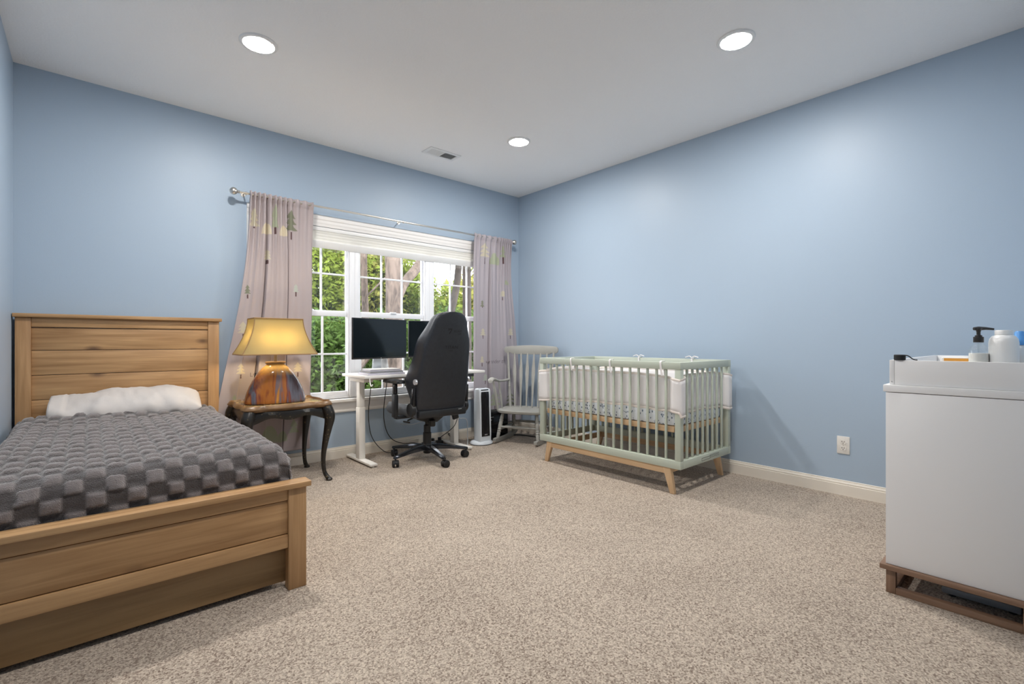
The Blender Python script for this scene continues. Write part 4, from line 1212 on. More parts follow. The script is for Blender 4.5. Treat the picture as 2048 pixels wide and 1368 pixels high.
for k in range(5):
    x = HX - 0.036 + k * 0.018
    MB().add([(x - 0.0012, HYY - 0.0755, 0.11), (x + 0.0012, HYY - 0.0755, 0.11), (x + 0.0012, HYY - 0.064, 0.47), (x - 0.0012, HYY - 0.064, 0.47), (x - 0.0012, HYY - 0.07, 0.11), (x + 0.0012, HYY - 0.07, 0.11), (x + 0.0012, HYY - 0.058, 0.47), (x - 0.0012, HYY - 0.058, 0.47)], [(0, 1, 2, 3), (0, 4, 5, 1), (1, 5, 6, 2), (2, 6, 7, 3), (3, 7, 4, 0), (4, 7, 6, 5)]).build('grille_rib', 'black_plastic', ht)
MB().box(HX - 0.016, HYY - 0.0770, 0.098, HX + 0.016, HYY - 0.073, 0.105).build('badge', 'silver', ht)
MB().box(HX - 0.034, HYY - 0.0605, 0.528, HX - 0.008, HYY - 0.056, 0.534).build('indicator', 'silver', ht)
for k in range(4):
    MB().lathe([(0.006, 0), (0.005, 0.003)], (HX - 0.03 + 0.02 * k, HYY, 0.5615), 10).build('button', 'black_plastic', ht)

bc = thing('black_cabinet', 'small black box cabinet on the floor between heater and rocking chair', 'cabinet', (3.265, 4.0, 0))
MB().box(3.13, 3.935, 0, 3.405, 4.062, 0.265).build('body', 'black_plastic', bc, bevel=0.004)
MB().box(3.125, 3.930, 0.268, 3.41, 4.064, 0.296).build('lid', 'black_plastic', bc, bevel=0.004)
MB().box(3.142, 3.931, 0.02, 3.393, 3.936, 0.255).build('door', 'black_gloss', bc, bevel=0.002)
MB().box(3.160, 3.928, 0.205, 3.176, 3.932, 0.212).build('lock', 'silver', bc)
MB().box(3.160, 3.926, 0.235, 3.20, 3.931, 0.240).build('handle', 'silver', bc)

ps = thing('power_strip', 'black power strip on the floor behind the desk leg', 'power strip', (2.60, 4.09, 0))
MB().box(2.44, 4.06, 0, 2.66, 4.12, 0.045).build('body', 'black_plastic', ps, bevel=0.006)
for k in range(5):
    MB().box(2.46 + k * 0.04, 4.075, 0.045, 2.485 + k * 0.04, 4.105, 0.075 if k in (1, 2, 4) else 0.048).build('plug', 'black_plastic', ps, bevel=0.003)
rt = thing('black_adapter', 'upright black adapter box leaning by the wall beside the heater', 'adapter', (2.86, 4.13, 0))
MB().box(2.85, 4.10, 0, 2.875, 4.165, 0.30).build('body', 'black_plastic', rt, bevel=0.004)
MB().box(2.853, 4.098, 0.27, 2.872, 4.101, 0.285).build('status_light', 'silver', rt)

def cable(name, label, pts, r, mat, cat='cable'):
    o = MB().tube(catmull(pts, 8), r, 7).build(name, mat, None, smooth=True)
    rebase(o, pts[0]); return setp(o, label, cat)
cable('black_cable', 'thin black cable looping from the armrest side down to the floor', [(1.905, 4.07, 0.70), (1.91, 4.12, 0.55), (1.905, 4.14, 0.35), (1.93, 4.12, 0.16), (2.02, 4.05, 0.03), (2.15, 4.06, 0.006)], 0.0035, 'black_wire')
cable('black_cable', 'black cable running from the power strip past the chair base', [(2.44, 4.10, 0.03), (2.36, 4.13, 0.05), (2.25, 4.14, 0.06), (2.13, 4.13, 0.12), (2.06, 4.12, 0.24), (2.04, 4.11, 0.42), (2.05, 4.05, 0.72)], 0.004, 'black_wire')
cable('black_cable', 'black cable hanging from the desk keypad to the power strip', [(2.70, 3.72, 0.71), (2.695, 3.75, 0.60), (2.665, 3.79, 0.52), (2.67, 3.80, 0.40), (2.655, 3.86, 0.22), (2.60, 4.02, 0.09), (2.60, 4.055, 0.055)], 0.0035, 'black_wire')
cable('grey_cable', 'pale grey cable looping between the desk leg and heater', [(2.76, 3.99, 0.45), (2.79, 4.02, 0.32), (2.83, 4.03, 0.255), (2.885, 3.98, 0.24), (2.89, 3.97, 0.10), (2.84, 3.90, 0.02), (2.79, 3.84, 0.005)], 0.004, 'grey_wire')
cable('white_cable', 'white cable sagging along the wall behind the gaming chair', [(2.25, 4.185, 0.24), (2.38, 4.187, 0.22), (2.52, 4.187, 0.25), (2.62, 4.187, 0.34), (2.66, 4.188, 0.44)], 0.003, 'grey_wire')
tg = [(2.62, 4.0, 0.01)]
rnd = random.Random(11)
for k in range(22):
    tg.append((2.80 + rnd.uniform(-0.035, 0.035), 4.08 + rnd.uniform(-0.05, 0.05), 0.02 + 0.18 * k / 22 + rnd.uniform(-0.02, 0.03)))
cable('tangled_cord', 'tangle of dark cords piled by the wall next to the heater', tg[1:], 0.0035, 'black_wire')
cable('heater_cord', 'black cord lying on the carpet between the heater and rocking chair', [(3.03, 3.95, 0.006), (3.10, 3.92, 0.006), (3.25, 3.895, 0.006), (3.45, 3.98, 0.006), (3.58, 3.86, 0.006), (3.62, 3.55, 0.006)], 0.005, 'black_wire')

# ------------------------------------------------------------------ rocking chair (local: -y is the way it faces)
rk = thing('rocking_chair', 'grey painted wooden rocking chair with spindle back in the corner', 'chair', (3.568, 3.754, 0), math.atan2(-0.902, 0.433))
def L_(mb, name, par=None, mat='rocker', **kw):
    return mb.build(name, mat, par or rk, world=False, **kw)
SZ = 0.335
for sx in (-0.22, 0.22):
    pts = []
    for k in range(15):
        u = k / 14; y = lerp(-0.445, 0.135, u)
        z = 0.020 + 0.24 * (y + 0.17) ** 2 + 0.0
        pts.append((sx, y, z))
    mb = MB(); rings = []
    for k, p in enumerate(pts):
        q = 1 if 0 < k < 14 else 0.6
        rings.append([(sx - 0.016, p[1], p[2] - 0.020 * q), (sx + 0.016, p[1], p[2] - 0.020 * q), (sx + 0.016, p[1], p[2] + 0.020 * q), (sx - 0.016, p[1], p[2] + 0.020 * q)])
    L_(mb.loft(rings), 'rocker_runner', smooth=True, angle=40)
def turned(p0, p1, prof, n=12):
    p0 = Vector(p0); p1 = Vector(p1); m = MB()
    pts = []; rr = []
    for u, r in prof:
        pts.append(p0.lerp(p1, u)); rr.append(r)
    return m.tube(pts, rr, n)
legprof = [(0, 0.014), (0.10, 0.017), (0.22, 0.019), (0.25, 0.016), (0.27, 0.020), (0.30, 0.020), (0.32, 0.016), (0.34, 0.020), (0.37, 0.020), (0.39, 0.017), (0.42, 0.021), (0.60, 0.020), (0.63, 0.017), (0.65, 0.021), (0.68, 0.021), (0.70, 0.017), (0.73, 0.020), (0.80, 0.018), (1.0, 0.013)]
for sx in (-1, 1):
    L_(turned((sx * 0.22, -0.37, 0.035), (sx * 0.185, -0.30, SZ - 0.02), legprof), 'leg', smooth=True)
    L_(turned((sx * 0.22, 0.04, 0.035), (sx * 0.175, -0.03, SZ - 0.02), legprof), 'leg', smooth=True)
    L_(turned((sx * 0.208, -0.352, 0.13), (sx * 0.205, 0.01, 0.14), [(0, 0.010), (0.5, 0.015), (1, 0.010)]), 'stretcher', smooth=True)
L_(turned((-0.205, -0.34, 0.16), (0.205, -0.34, 0.16), [(0, 0.010), (0.2, 0.013), (0.24, 0.017), (0.3, 0.014), (0.5, 0.019), (0.7, 0.014), (0.76, 0.017), (0.8, 0.013), (1, 0.010)]), 'stretcher', smooth=True)
L_(turned((-0.20, 0.015, 0.17), (0.20, 0.015, 0.17), [(0, 0.010), (0.5, 0.014), (1, 0.010)]), 'stretcher', smooth=True)
so = []
for k in range(40):
    a = 2 * PI * k / 40; ca, sa = math.cos(a), math.sin(a)
    so.append((0.262 * math.copysign(abs(ca) ** 0.55, ca), -0.185 + 0.215 * math.copysign(abs(sa) ** 0.6, sa)))
def scl(o, f): return [(x * f, -0.185 + (y + 0.185) * f) for x, y in o]
L_(MB().loft([[(x, y, SZ - 0.034) for x, y in scl(so, 0.93)], [(x, y, SZ - 0.026) for x, y in scl(so, 0.99)], [(x, y, SZ - 0.006) for x, y in so], [(x, y, SZ) for x, y in scl(so, 0.97)], [(x, y, SZ - 0.010) for x, y in scl(so, 0.7)]]), 'seat', smooth=True, angle=50)
RZT = 0.985
def lean(z): return -0.045 + 0.055 * (z - SZ) / (0.95 - SZ)
for sx in (-1, 1):
    L_(turned((sx * 0.215, lean(SZ), SZ - 0.012), (sx * 0.265, lean(0.92), 0.915), [(0, 0.015), (0.3, 0.016), (0.36, 0.013), (0.38, 0.017), (0.40, 0.013), (0.7, 0.014), (1, 0.011)]), 'back_post', smooth=True)
for k in range(6):
    u = -1 + 2 * (k + 0.5) / 6.0
    xb, xt = u * 0.195, u * 0.225
    rings = []
    for q, hw, th in ((0, 0.008, 0.007), (0.2, 0.009, 0.007), (0.45, 0.015, 0.005), (0.62, 0.020, 0.005), (0.72, 0.019, 0.005), (0.85, 0.012, 0.006), (1, 0.008, 0.006)):
        z = lerp(SZ - 0.012, 0.91, q); x = lerp(xb, xt, q); y = lean(z) + 0.012 * math.cos(u * 1.3) - 0.003
        rings.append([(x - hw, y, z), (x - hw * 0.5, y - th, z), (x + hw * 0.5, y - th, z), (x + hw, y, z), (x + hw * 0.5, y + th, z), (x - hw * 0.5, y + th, z)])
    L_(MB().loft(rings), 'spindle', smooth=True, angle=60)
# crest rail with scrolled ends
top = [(-0.312, 0.945), (-0.306, 0.968), (-0.285, 0.980), (-0.22, 0.986), (-0.10, 0.993), (0, 0.995), (0.10, 0.993), (0.22, 0.986), (0.285, 0.980), (0.306, 0.968), (0.312, 0.945), (0.306, 0.922), (0.285, 0.908), (0.255, 0.905), (0.236, 0.915), (0.228, 0.905), (0.20, 0.896), (0.10, 0.895), (0, 0.895), (-0.10, 0.895), (-0.20, 0.896), (-0.228, 0.905), (-0.236, 0.915), (-0.255, 0.905), (-0.285, 0.908), (-0.306, 0.922)]
def bow(x): return lean(0.94) + 0.018 * math.cos(x * 4.2)
L_(MB().loft([[(x, bow(x) - 0.013, z) for x, z in top], [(x, bow(x) + 0.013, z) for x, z in top]]), 'crest_rail', bevel=0.005)
for sx in (-1, 1):
    rings = []
    for y, z, hw, th in ((-0.43, 0.625, 0.024, 0.016), (-0.42, 0.642, 0.030, 0.020), (-0.39, 0.650, 0.032, 0.019), (-0.34, 0.640, 0.029, 0.015), (-0.26, 0.622, 0.026, 0.012), (-0.15, 0.616, 0.025, 0.012), (-0.02, 0.620, 0.020, 0.013)):
        x = sx * lerp(0.272, 0.248, (y + 0.43) / 0.41)
        rings.append([(x + hw * math.cos(a), y, z + th * math.sin(a)) for a in [2 * PI * j / 12 for j in range(12)]])
    L_(MB().loft(rings), 'armrest', smooth=True, angle=60)
    L_(turned((sx * 0.232, -0.335, SZ - 0.008), (sx * 0.266, -0.375, 0.632), [(0, 0.013), (0.3, 0.017), (0.6, 0.018), (0.8, 0.014), (1, 0.011)]), 'arm_support', smooth=True)
    L_(turned((sx * 0.235, -0.22, SZ - 0.008), (sx * 0.258, -0.25, 0.615), [(0, 0.009), (0.5, 0.012), (1, 0.009)]), 'arm_support', smooth=True)

# ------------------------------------------------------------------ crib
CX0, CX1, CY0, CY1 = 2.95, 3.695, 1.654, 2.985
CZ0, CZ1 = 0.175, 0.893
cr = thing('crib', 'sage green slatted baby crib on splayed pale wood legs', 'crib', ((CX0 + CX1) / 2, (CY0 + CY1) / 2, 0))
PW = 0.044
for x in (CX0, CX1 - PW):
    for y in (CY0, CY1 - PW):
        MB().box(x + 0.001, y + 0.001, CZ0 + 0.055, x + PW - 0.001, y + PW - 0.001, CZ1 - 0.05).build('corner_post', 'sage', cr, bevel=0.003)
for x in (CX0, CX1 - 0.036):
    MB().box(x, CY0, CZ1 - 0.05, x + 0.036, CY1, CZ1).build('top_rail', 'sage', cr, bevel=0.003)
    MB().box(x, CY0, CZ0, x + 0.036, CY1, CZ0 + 0.055).build('bottom_rail', 'sage', cr, bevel=0.003)
for y in (CY0, CY1 - 0.036):
    MB().box(CX0 + 0.036, y, CZ1 - 0.05, CX1 - 0.036, y + 0.036, CZ1).build('top_rail', 'sage', cr, bevel=0.003)
    MB().box(CX0 + 0.036, y, CZ0, CX1 - 0.036, y + 0.036, CZ0 + 0.055).build('bottom_rail', 'sage', cr, bevel=0.003)
slat_l = MB().box(-0.0085, -0.0075, 0, 0.0085, 0.0075, CZ1 - CZ0 - 0.105 + 0.006).mesh('slat', 'sage', bevel=0.003)
org = WM[cr.name].inverted()
NS, NE = 16, 8
for x in (CX0 + 0.018, CX1 - 0.018):
    for k in range(NS):
        y = lerp(CY0 + PW, CY1 - PW, (k + 1) / (NS + 1))
        link('slat', slat_l, cr, org @ Vector((x, y, CZ0 + 0.052)))
for y in (CY0 + 0.018, CY1 - 0.018):
    for k in range(NE):
        x = lerp(CX0 + PW, CX1 - PW, (k + 1) / (NE + 1))
        link('slat', slat_l, cr, org @ Vector((x, y, CZ0 + 0.052)))
# base frame and splayed legs
for x in (CX0 + 0.012, CX1 - 0.036):
    MB().box(x, CY0 + 0.11, CZ0 - 0.046, x + 0.024, CY1 - 0.11, CZ0).build('base_rail', 'beech_y', cr, bevel=0.003)
for y in (CY0 + 0.10, CY1 - 0.124):
    MB().box(CX0 + 0.036, y, CZ0 - 0.046, CX1 - 0.036, y + 0.024, CZ0).build('base_rail', 'beech_y', cr, bevel=0.003)
for x in (CX0 + 0.008, CX1 - 0.040):
    for y, sg in ((CY0 + 0.055, -1), (CY1 - 0.055, 1)):
        yt = y - sg * 0.055; yb = y - sg * 0.012
        rings = [[(x + 0.002, yb - 0.018, 0), (x + 0.028, yb - 0.018, 0), (x + 0.028, yb + 0.018, 0), (x + 0.002, yb + 0.018, 0)],
                 [(x, yt - 0.030, CZ0), (x + 0.032, yt - 0.030, CZ0), (x + 0.032, yt + 0.030, CZ0), (x, yt + 0.030, CZ0)]]
        MB().loft(rings).build('leg', 'beech_z', cr, bevel=0.003)
# mattress support
MB().box(CX0 + 0.048, CY0 + 0.046, 0.412, CX1 - 0.048, CY0 + 0.07, 0.452).build('support_rail', 'beech_y', cr, bevel=0.002)
MB().box(CX0 + 0.048, CY1 - 0.07, 0.412, CX1 - 0.048, CY1 - 0.046, 0.452).build('support_rail', 'beech_y', cr, bevel=0.002)
for x in (CX0 + 0.040, CX1 - 0.062):
    MB().box(x, CY0 + 0.07, 0.412, x + 0.022, CY1 - 0.07, 0.452).build('support_rail', 'beech_y', cr, bevel=0.002)
for k in range(9):
    y = lerp(CY0 + 0.12, CY1 - 0.16, k / 8)
    MB().box(CX0 + 0.062, y, 0.432, CX1 - 0.062, y + 0.05, 0.45).build('support_slat', 'beech_y', cr)
# care label lines on the end rail: printed panel outline
lb = MB()
for a, b, c, d in ((3.24, 0.190, 3.36, 0.192), (3.24, 0.208, 3.36, 0.210), (3.24, 0.190, 3.242, 0.210), (3.36, 0.190, 3.362, 0.214), (3.36, 0.196, 3.50, 0.198), (3.36, 0.206, 3.50, 0.208), (3.36, 0.214, 3.50, 0.216)):
    lb.box(a, CY0 - 0.0006, b, c, CY0 + 0.0005, d)
lb.build('care_label', 'slot', cr)

cm = MB()
rings = []
x0, x1, y0, y1 = CX0 + 0.046, CX1 - 0.046, CY0 + 0.048, CY1 - 0.048
def rrect(x0, x1, y0, y1, r, z, n=5, wob=0.0):
    out = []
    for cx, cy, a0 in ((x1 - r, y1 - r, 0), (x0 + r, y1 - r, PI / 2), (x0 + r, y0 + r, PI), (x1 - r, y0 + r, 3 * PI / 2)):
        for k in range(n + 1):
            a = a0 + PI / 2 * k / n
            out.append((cx + r * math.cos(a), cy + r * math.sin(a), z))
    return out
for ins, z in ((0.02, 0.453), (0.004, 0.459), (0.0, 0.475), (0.0, 0.555), (0.006, 0.572), (0.025, 0.580), (0.2, 0.582)):
    rings.append(rrect(x0 + ins, x1 - ins, y0 + ins, y1 - ins, 0.05, z))
cmo = cm.loft(rings).build('crib_mattress', 'sheet', None, smooth=True, angle=50)
rebase(cmo, ((CX0 + CX1) / 2, (CY0 + CY1) / 2, 0.453)); setp(cmo, 'crib mattress in a white fitted sheet printed with small dark sprigs', 'mattress')

# mesh liner: passes inside the slats and outside the corner posts
ln = thing('crib_liner', 'white mesh crib liner woven round the crib posts and tied to the rail', 'crib liner', ((CX0 + CX1) / 2, (CY0 + CY1) / 2, 0.55))
def liner_path():
    P = []
    inn = 0.044
    xi0, xi1, yi0, yi1 = CX0 + inn, CX1 - inn, CY0 + inn, CY1 - inn
    g = 0.008
    # outside each corner post, inside along the sides
    def side(pa, pb, out):
        pa = Vector(pa); pb = Vector(pb); out = Vector(out)
        res = []
        L0 = (pb - pa).length
        for k in range(61):
            u = k / 60; s = u * L0
            e = min(s, L0 - s)
            q = sm(0.045, 0.115, e)               # 0 at the post (outside), 1 inside
            res.append(pa.lerp(pb, u) + out * lerp(g, -inn - 0.002, q))
        return res
    P += side((CX0, CY0, 0), (CX0, CY1, 0), (-1, 0, 0))
    P += side((CX0, CY1, 0), (CX1, CY1, 0), (0, 1, 0))
    P += side((CX1, CY1, 0), (CX1, CY0, 0), (1, 0, 0))
    P += side((CX1, CY0, 0), (CX0, CY0, 0), (0, -1, 0))
    return P
LP = liner_path()
def liner_strip(z0f, z1f, nz, off=0.0, extra=0.0, y_from=None):
    vs = []; n = len(LP)
    return vs
def lz(p, k):
    n = len(LP); u = (k % n) / n
    side = int(u * 4)
    v = u * 4 - side
    sag = 0.012 * math.sin(PI * v * 3) * 0.4
    top = 0.770 + 0.035 * math.sin(PI * min(1, max(0, v))) ** 0.8 + sag
    bot = 0.525 + 0.022 * math.sin(PI * v) + 0.010 * noise.noise(Vector((u * 40, 0, 0)))
    if side in (0,): bot += 0.03 * (1 - v) * sm(0, 0.1, 1 - v); 
    return bot, top
mb = MB(); rings = []; nz = 8
n = len(LP)
outer = []
for k, p in enumerate(LP):
    b, t = lz(p, k)
    row = []
    for j in range(nz + 1):
        w = j / nz
        wr = 0.0025 * noise.noise(Vector((p.x * 14, p.y * 14, w * 5)))
        row.append(Vector((p.x + wr, p.y + wr, lerp(b, t, w))))
    outer.append(row)
cv = []; cf = []
for k in range(n):
    for j in range(nz + 1): cv.append(outer[k][j])
for k in range(n):
    k2 = (k + 1) % n
    for j in range(nz):
        cf.append((k * (nz + 1) + j, k2 * (nz + 1) + j, k2 * (nz + 1) + j + 1, k * (nz + 1) + j + 1))
lo = MB().add(cv, cf).build('mesh_panel', 'mesh_cloth', ln, smooth=True, angle=80)
md = lo.modifiers.new('cloth_thickness', 'SOLIDIFY'); md.thickness = 0.003; md.offset = 0
for nm, idx in (('top_piping', nz), ('bottom_piping', 0)):
    loop = [outer[k][idx] for k in range(n)]; loop.append(loop[0])
    MB().tube(loop, 0.0055, 6, flat=(1.7, 0.6), up=(0, 0, 1)).build(nm, 'piping', ln, smooth=True)
# ties over the rail
for (x, y, ox) in ((CX0, 2.62, -1), (CX0, 2.23, -1), (CX0, 1.80, -1), (CX1, 2.45, 1), (CX1, 1.95, 1)):
    zt = CZ1 + 0.004; e = 0.006
    xo, xi = (x - e, x + 0.036 + e) if ox < 0 else (x + e, x - 0.036 - e)
    tie = MB().tube(catmull([(xi + (0.004 if ox < 0 else -0.004), y - 0.005, 0.785), (xi, y, CZ1 - 0.03), (xi, y, zt - 0.004), ((xi + xo) / 2, y, zt + 0.002), (xo, y, zt - 0.004), (xo, y - 0.004, CZ1 - 0.05), (xo, y - 0.012, 0.80)] if ox < 0 else [(xi, y, 0.79), (xi, y, CZ1 - 0.02), (xi, y, zt - 0.003), ((xi + xo) / 2, y, zt + 0.002), (xo, y, zt - 0.006), (xo, y, CZ1 - 0.05)], 4), 0.005, 6, flat=(1.5, 0.5), up=(0, 1, 0)).build('tie', 'mesh_cloth', ln, smooth=True)
    if ox > 0:
        MB().tube(catmull([(xi, y + 0.055, zt + 0.008), (xi, y + 0.02, zt + 0.018), (xi, y, zt + 0.006), (xi, y - 0.02, zt + 0.018), (xi, y - 0.055, zt + 0.010)], 4), 0.004, 6).build('bow', 'mesh_cloth', ln, smooth=True)
dk = MB().tube([(3.33, CY0 + 0.050, 0.655), (3.335, CY0 + 0.048, 0.625)], [0.004, 0.006], 8).build('strap_tab', 'black_plastic', ln)

# ------------------------------------------------------------------ dresser with changing tray
DXx0, DXx1, DYa, DYb = 2.462, 3.62, 0.040, 0.470
ds = thing('dresser', 'white dresser on a low walnut base frame against the rear wall', 'dresser', ((DXx0 + DXx1) / 2, 0.25, 0))
MB().box(DXx0 + 0.002, DYa + 0.004, 0.119, DXx0 + 0.022, DYb - 0.004, 0.824).build('side_panel', 'white_lam', ds, bevel=0.0015)
MB().box(DXx1 - 0.022, DYa + 0.004, 0.119, DXx1 - 0.002, DYb - 0.004, 0.824).build('side_panel', 'white_lam', ds, bevel=0.0015)
MB().box(DXx0 + 0.022, DYa + 0.006, 0.119, DXx1 - 0.022, DYa + 0.016, 0.824).build('back_panel', 'white_lam', ds)
MB().box(DXx0 + 0.022, DYa + 0.016, 0.119, DXx1 - 0.022, DYb - 0.024, 0.137).build('bottom_panel', 'white_lam', ds)
MB().box(DXx0 - 0.002, DYa, 0.826, DXx1 + 0.002, DYb + 0.004, 0.8546).build('top_panel', 'white_lam', ds, bevel=0.002)
xm = (DXx0 + DXx1) / 2
for c, (xa, xb) in enumerate(((DXx0 + 0.024, xm - 0.002), (xm + 0.002, DXx1 - 0.024))):
    for r in range(3):
        za = 0.140 + r * 0.228; zb = za + 0.224
        dr = MB().box(xa, DYb - 0.022, za, xb, DYb - 0.004, zb).build('drawer', 'white_lam', ds, bevel=0.002)
        MB().lathe([(0.006, 0), (0.006, 0.012), (0.014, 0.016), (0.014, 0.024), (0.009, 0.027)], ((xa + xb) / 2, DYb - 0.004, (za + zb) / 2), 16, 'y').build('knob', 'beech_z', dr, smooth=True)
MB().box(DXx0 - 0.014, DYa - 0.006, 0.098, DXx1 + 0.014, DYb + 0.014, 0.118).build('base_plate', 'walnut_y', ds, bevel=0.002)
for x in (DXx0 + 0.004, DXx1 - 0.034):
    for y in (DYa + 0.006, DYb - 0.036):
        MB().box(x, y, 0, x + 0.030, y + 0.032, 0.098).build('leg', 'walnut_z', ds, bevel=0.002)
    MB().box(x, DYa + 0.038, 0.0, x + 0.030, DYb - 0.036, 0.026).build('foot_rail', 'walnut_y', ds, bevel=0.002)
for y in (DYa + 0.006, DYb - 0.036):
    MB().box(DXx0 + 0.034, y, 0.0, DXx1 - 0.034, y + 0.030, 0.026).build('foot_rail', 'walnut_y', ds, bevel=0.002)

ct = thing('changing_tray', 'white open changing tray sitting on top of the dresser', 'tray', (3.0, 0.25, 0.855))
tx0, tx1, ty0, ty1, tz0, tz1 = 2.476, 3.56, 0.048, 0.456, 0.8552, 0.956
MB().box(tx0, ty0 + 0.016, tz0, tx0 + 0.016, ty1 - 0.0165, tz1).build('end_board', 'white_lam', ct, bevel=0.0015)
MB().box(tx1 - 0.016, ty0 + 0.016, tz0, tx1, ty1 - 0.0165, tz1).build('end_board', 'white_lam', ct, bevel=0.0015)
MB().box(tx0, ty1 - 0.016, tz0, tx1, ty1, tz1).build('side_board', 'white_lam', ct, bevel=0.0015)
MB().box(tx0, ty0, tz0, tx1, ty0 + 0.016, tz1).build('side_board', 'white_lam', ct, bevel=0.0015)
MB().box(tx0 + 0.016, ty0 + 0.016, tz0, tx1 - 0.016, ty1 - 0.0165, tz0 + 0.006).build('tray_floor', 'white_lam', ct)
MB().lathe([(0.0025, -0.001), (0.0018, 0.0)], (tx0 - 0.0002, ty1 - 0.008, tz0 + 0.012), 10, 'x').build('screw', 'nickel', ct)
TF = tz0 + 0.0062
pb = thing('pump_bottle', 'clear pump bottle half full of cream lotion with a dark pump', 'bottle', (2.545, 0.197, TF))
bz = TF
MB().lathe([(0.025, 0.0), (0.0285, 0.004), (0.029, 0.118), (0.0282, 0.138), (0.024, 0.150), (0.017, 0.157), (0.0145, 0.160), (0.0145, 0.168)], (2.545, 0.197, bz), 28).build('bottle_body', 'clear', pb, smooth=True, angle=60)
MB().lathe([(0.0235, 0.003), (0.027, 0.006), (0.0276, 0.120), (0.0272, 0.126)], (2.545, 0.197, bz), 28).build('lotion', 'lotion', pb, smooth=True)
MB().lathe([(0.0145, 0.167), (0.0152, 0.168), (0.0152, 0.188), (0.011, 0.189)], (2.545, 0.197, bz), 24).build('collar', 'pump', pb, smooth=True, angle=40)
MB().lathe([(0.0105, 0.189), (0.011, 0.193), (0.006, 0.196), (0.006, 0.206), (0.0085, 0.216), (0.011, 0.219), (0.010, 0.223)], (2.545, 0.197, bz), 20).build('pump_stem', 'pump', pb, smooth=True)
MB().tube([(2.535, 0.209, bz + 0.219), (2.545, 0.197, bz + 0.220), (2.556, 0.178, bz + 0.220), (2.566, 0.157, bz + 0.217)], [0.006, 0.008, 0.0055, 0.004], 10).build('spout', 'pump', pb, smooth=True)
MB().tube([(2.545, 0.197, bz + 0.012), (2.545, 0.197, bz + 0.178)], 0.0028, 8).build('dip_tube', 'clear', pb, smooth=True)
jr = thing('white_jar', 'wide white plastic jar beside the pump bottle', 'jar', (2.566, 0.131, TF))
MB().lathe([(0.036, 0.0), (0.040, 0.005), (0.041, 0.015), (0.041, 0.165), (0.0385, 0.180), (0.032, 0.190), (0.025, 0.194), (0.023, 0.196)], (2.566, 0.131, TF), 36).build('jar_body', 'white_plastic', jr, smooth=True, angle=60)
MB().lathe([(0.023, 0.195), (0.0245, 0.196), (0.0245, 0.211), (0.023, 0.213), (0.015, 0.213)], (2.566, 0.131, TF), 30).build('jar_lid', 'white_plastic', jr, smooth=True, angle=40)
b2 = thing('blue_top_bottle', 'white bottle with blue cap cut off at the picture edge', 'bottle', (2.62, 0.090, TF))
bx, by = 2.653, 0.093
b2.location = (bx, by, TF); WM[b2.name] = Matrix.Translation(Vector((bx, by, TF)))
MB().lathe([(0.024, 0), (0.028, 0.004), (0.0285, 0.12), (0.026, 0.145), (0.018, 0.158)], (bx, by, TF), 26, sy=0.8).build('bottle_body', 'white_plastic', b2, smooth=True, angle=60)
MB().lathe([(0.019, 0.157), (0.021, 0.158), (0.021, 0.180), (0.015, 0.186), (0.014, 0.205), (0.010, 0.21)], (bx, by, TF), 22).build('cap', 'blue_plastic', b2, smooth=True, angle=50)
wp = thing('wipes_pack', 'white wipes pack with an orange stripe inside the changing tray', 'wipes pack', (2.75, 0.245, TF))
MB().box(2.70, 0.165, TF, 2.80, 0.325, TF + 0.106).build('pack_body', 'paper', wp, bevel=0.010)
MB().box(2.6985, 0.178, TF + 0.089, 2.7015, 0.314, TF + 0.1005).build('orange_stripe', 'orange', wp)
for k, (a, b) in enumerate(((0.262, 0.310), (0.285, 0.308))):
    MB().box(2.6985, a, TF + 0.0845 - 0.004 * k, 2.7005, b, TF + 0.0855 - 0.004 * k).build('small_print', 'slot', wp)
sp = thing('rubber_cap', 'small black rubber cap with a curled strap on the tray corner', 'cap', (2.484, 0.424, tz1 + 0.0005))
MB().lathe([(0.017, 0.0), (0.0195, 0.002), (0.0195, 0.020), (0.017, 0.022)], (2.486, 0.424, tz1 + 0.0003), 22).build('cap_body', 'rubber', sp, smooth=True, angle=40)
MB().tube(catmull([(2.486, 0.406, tz1 + 0.020), (2.486, 0.396, tz1 + 0.017), (2.486, 0.386, tz1 + 0.008), (2.486, 0.378, tz1 + 0.003), (2.486, 0.368, tz1 + 0.002)], 4), 0.0022, 6).build('strap', 'rubber', sp, smooth=True)
# flat things pushed under the dresser
ud = thing('folded_scale', 'grey flat scale pushed under the dresser', 'scale', (2.80, 0.20, 0))
MB().box(2.60, 0.085, 0.012, 2.95, 0.31, 0.040).build('platform', 'grey_bin', ud, bevel=0.006)
for x in (2.63, 2.92):
    for y in (0.11, 0.28):
        MB().lathe([(0.012, 0), (0.012, 0.0125)], (x, y, 0), 12).build('foot', 'rubber', ud)
MB().box(2.64, 0.30, 0.0402, 2.70, 0.305, 0.050).build('edge_tab', 'white_plastic', ud, bevel=0.001)

# ------------------------------------------------------------------ outdoors
def ground_z(x, y):
    return -0.45 + 0.115 * max(0, y - 6.0) + 0.22 * noise.noise(Vector((x * 0.35, y * 0.35, 2.0)))
gv = []; gf = []; GN = 60
for j in range(GN + 1):
    for i in range(GN + 1):
        x = lerp(-14, 30, i / GN); y = lerp(4.42, 40, j / GN)
        gv.append((x, y, ground_z(x, y)))
for j in range(GN):
    for i in range(GN):
        k = j * (GN + 1) + i
        gf.append((k, k + 1, k + GN + 2, k + GN + 1))
struct('ground', MB().add(gv, gf), 'leaf_litter', 'brown leaf-littered slope outside the window', 'ground', smooth=True, angle=90)

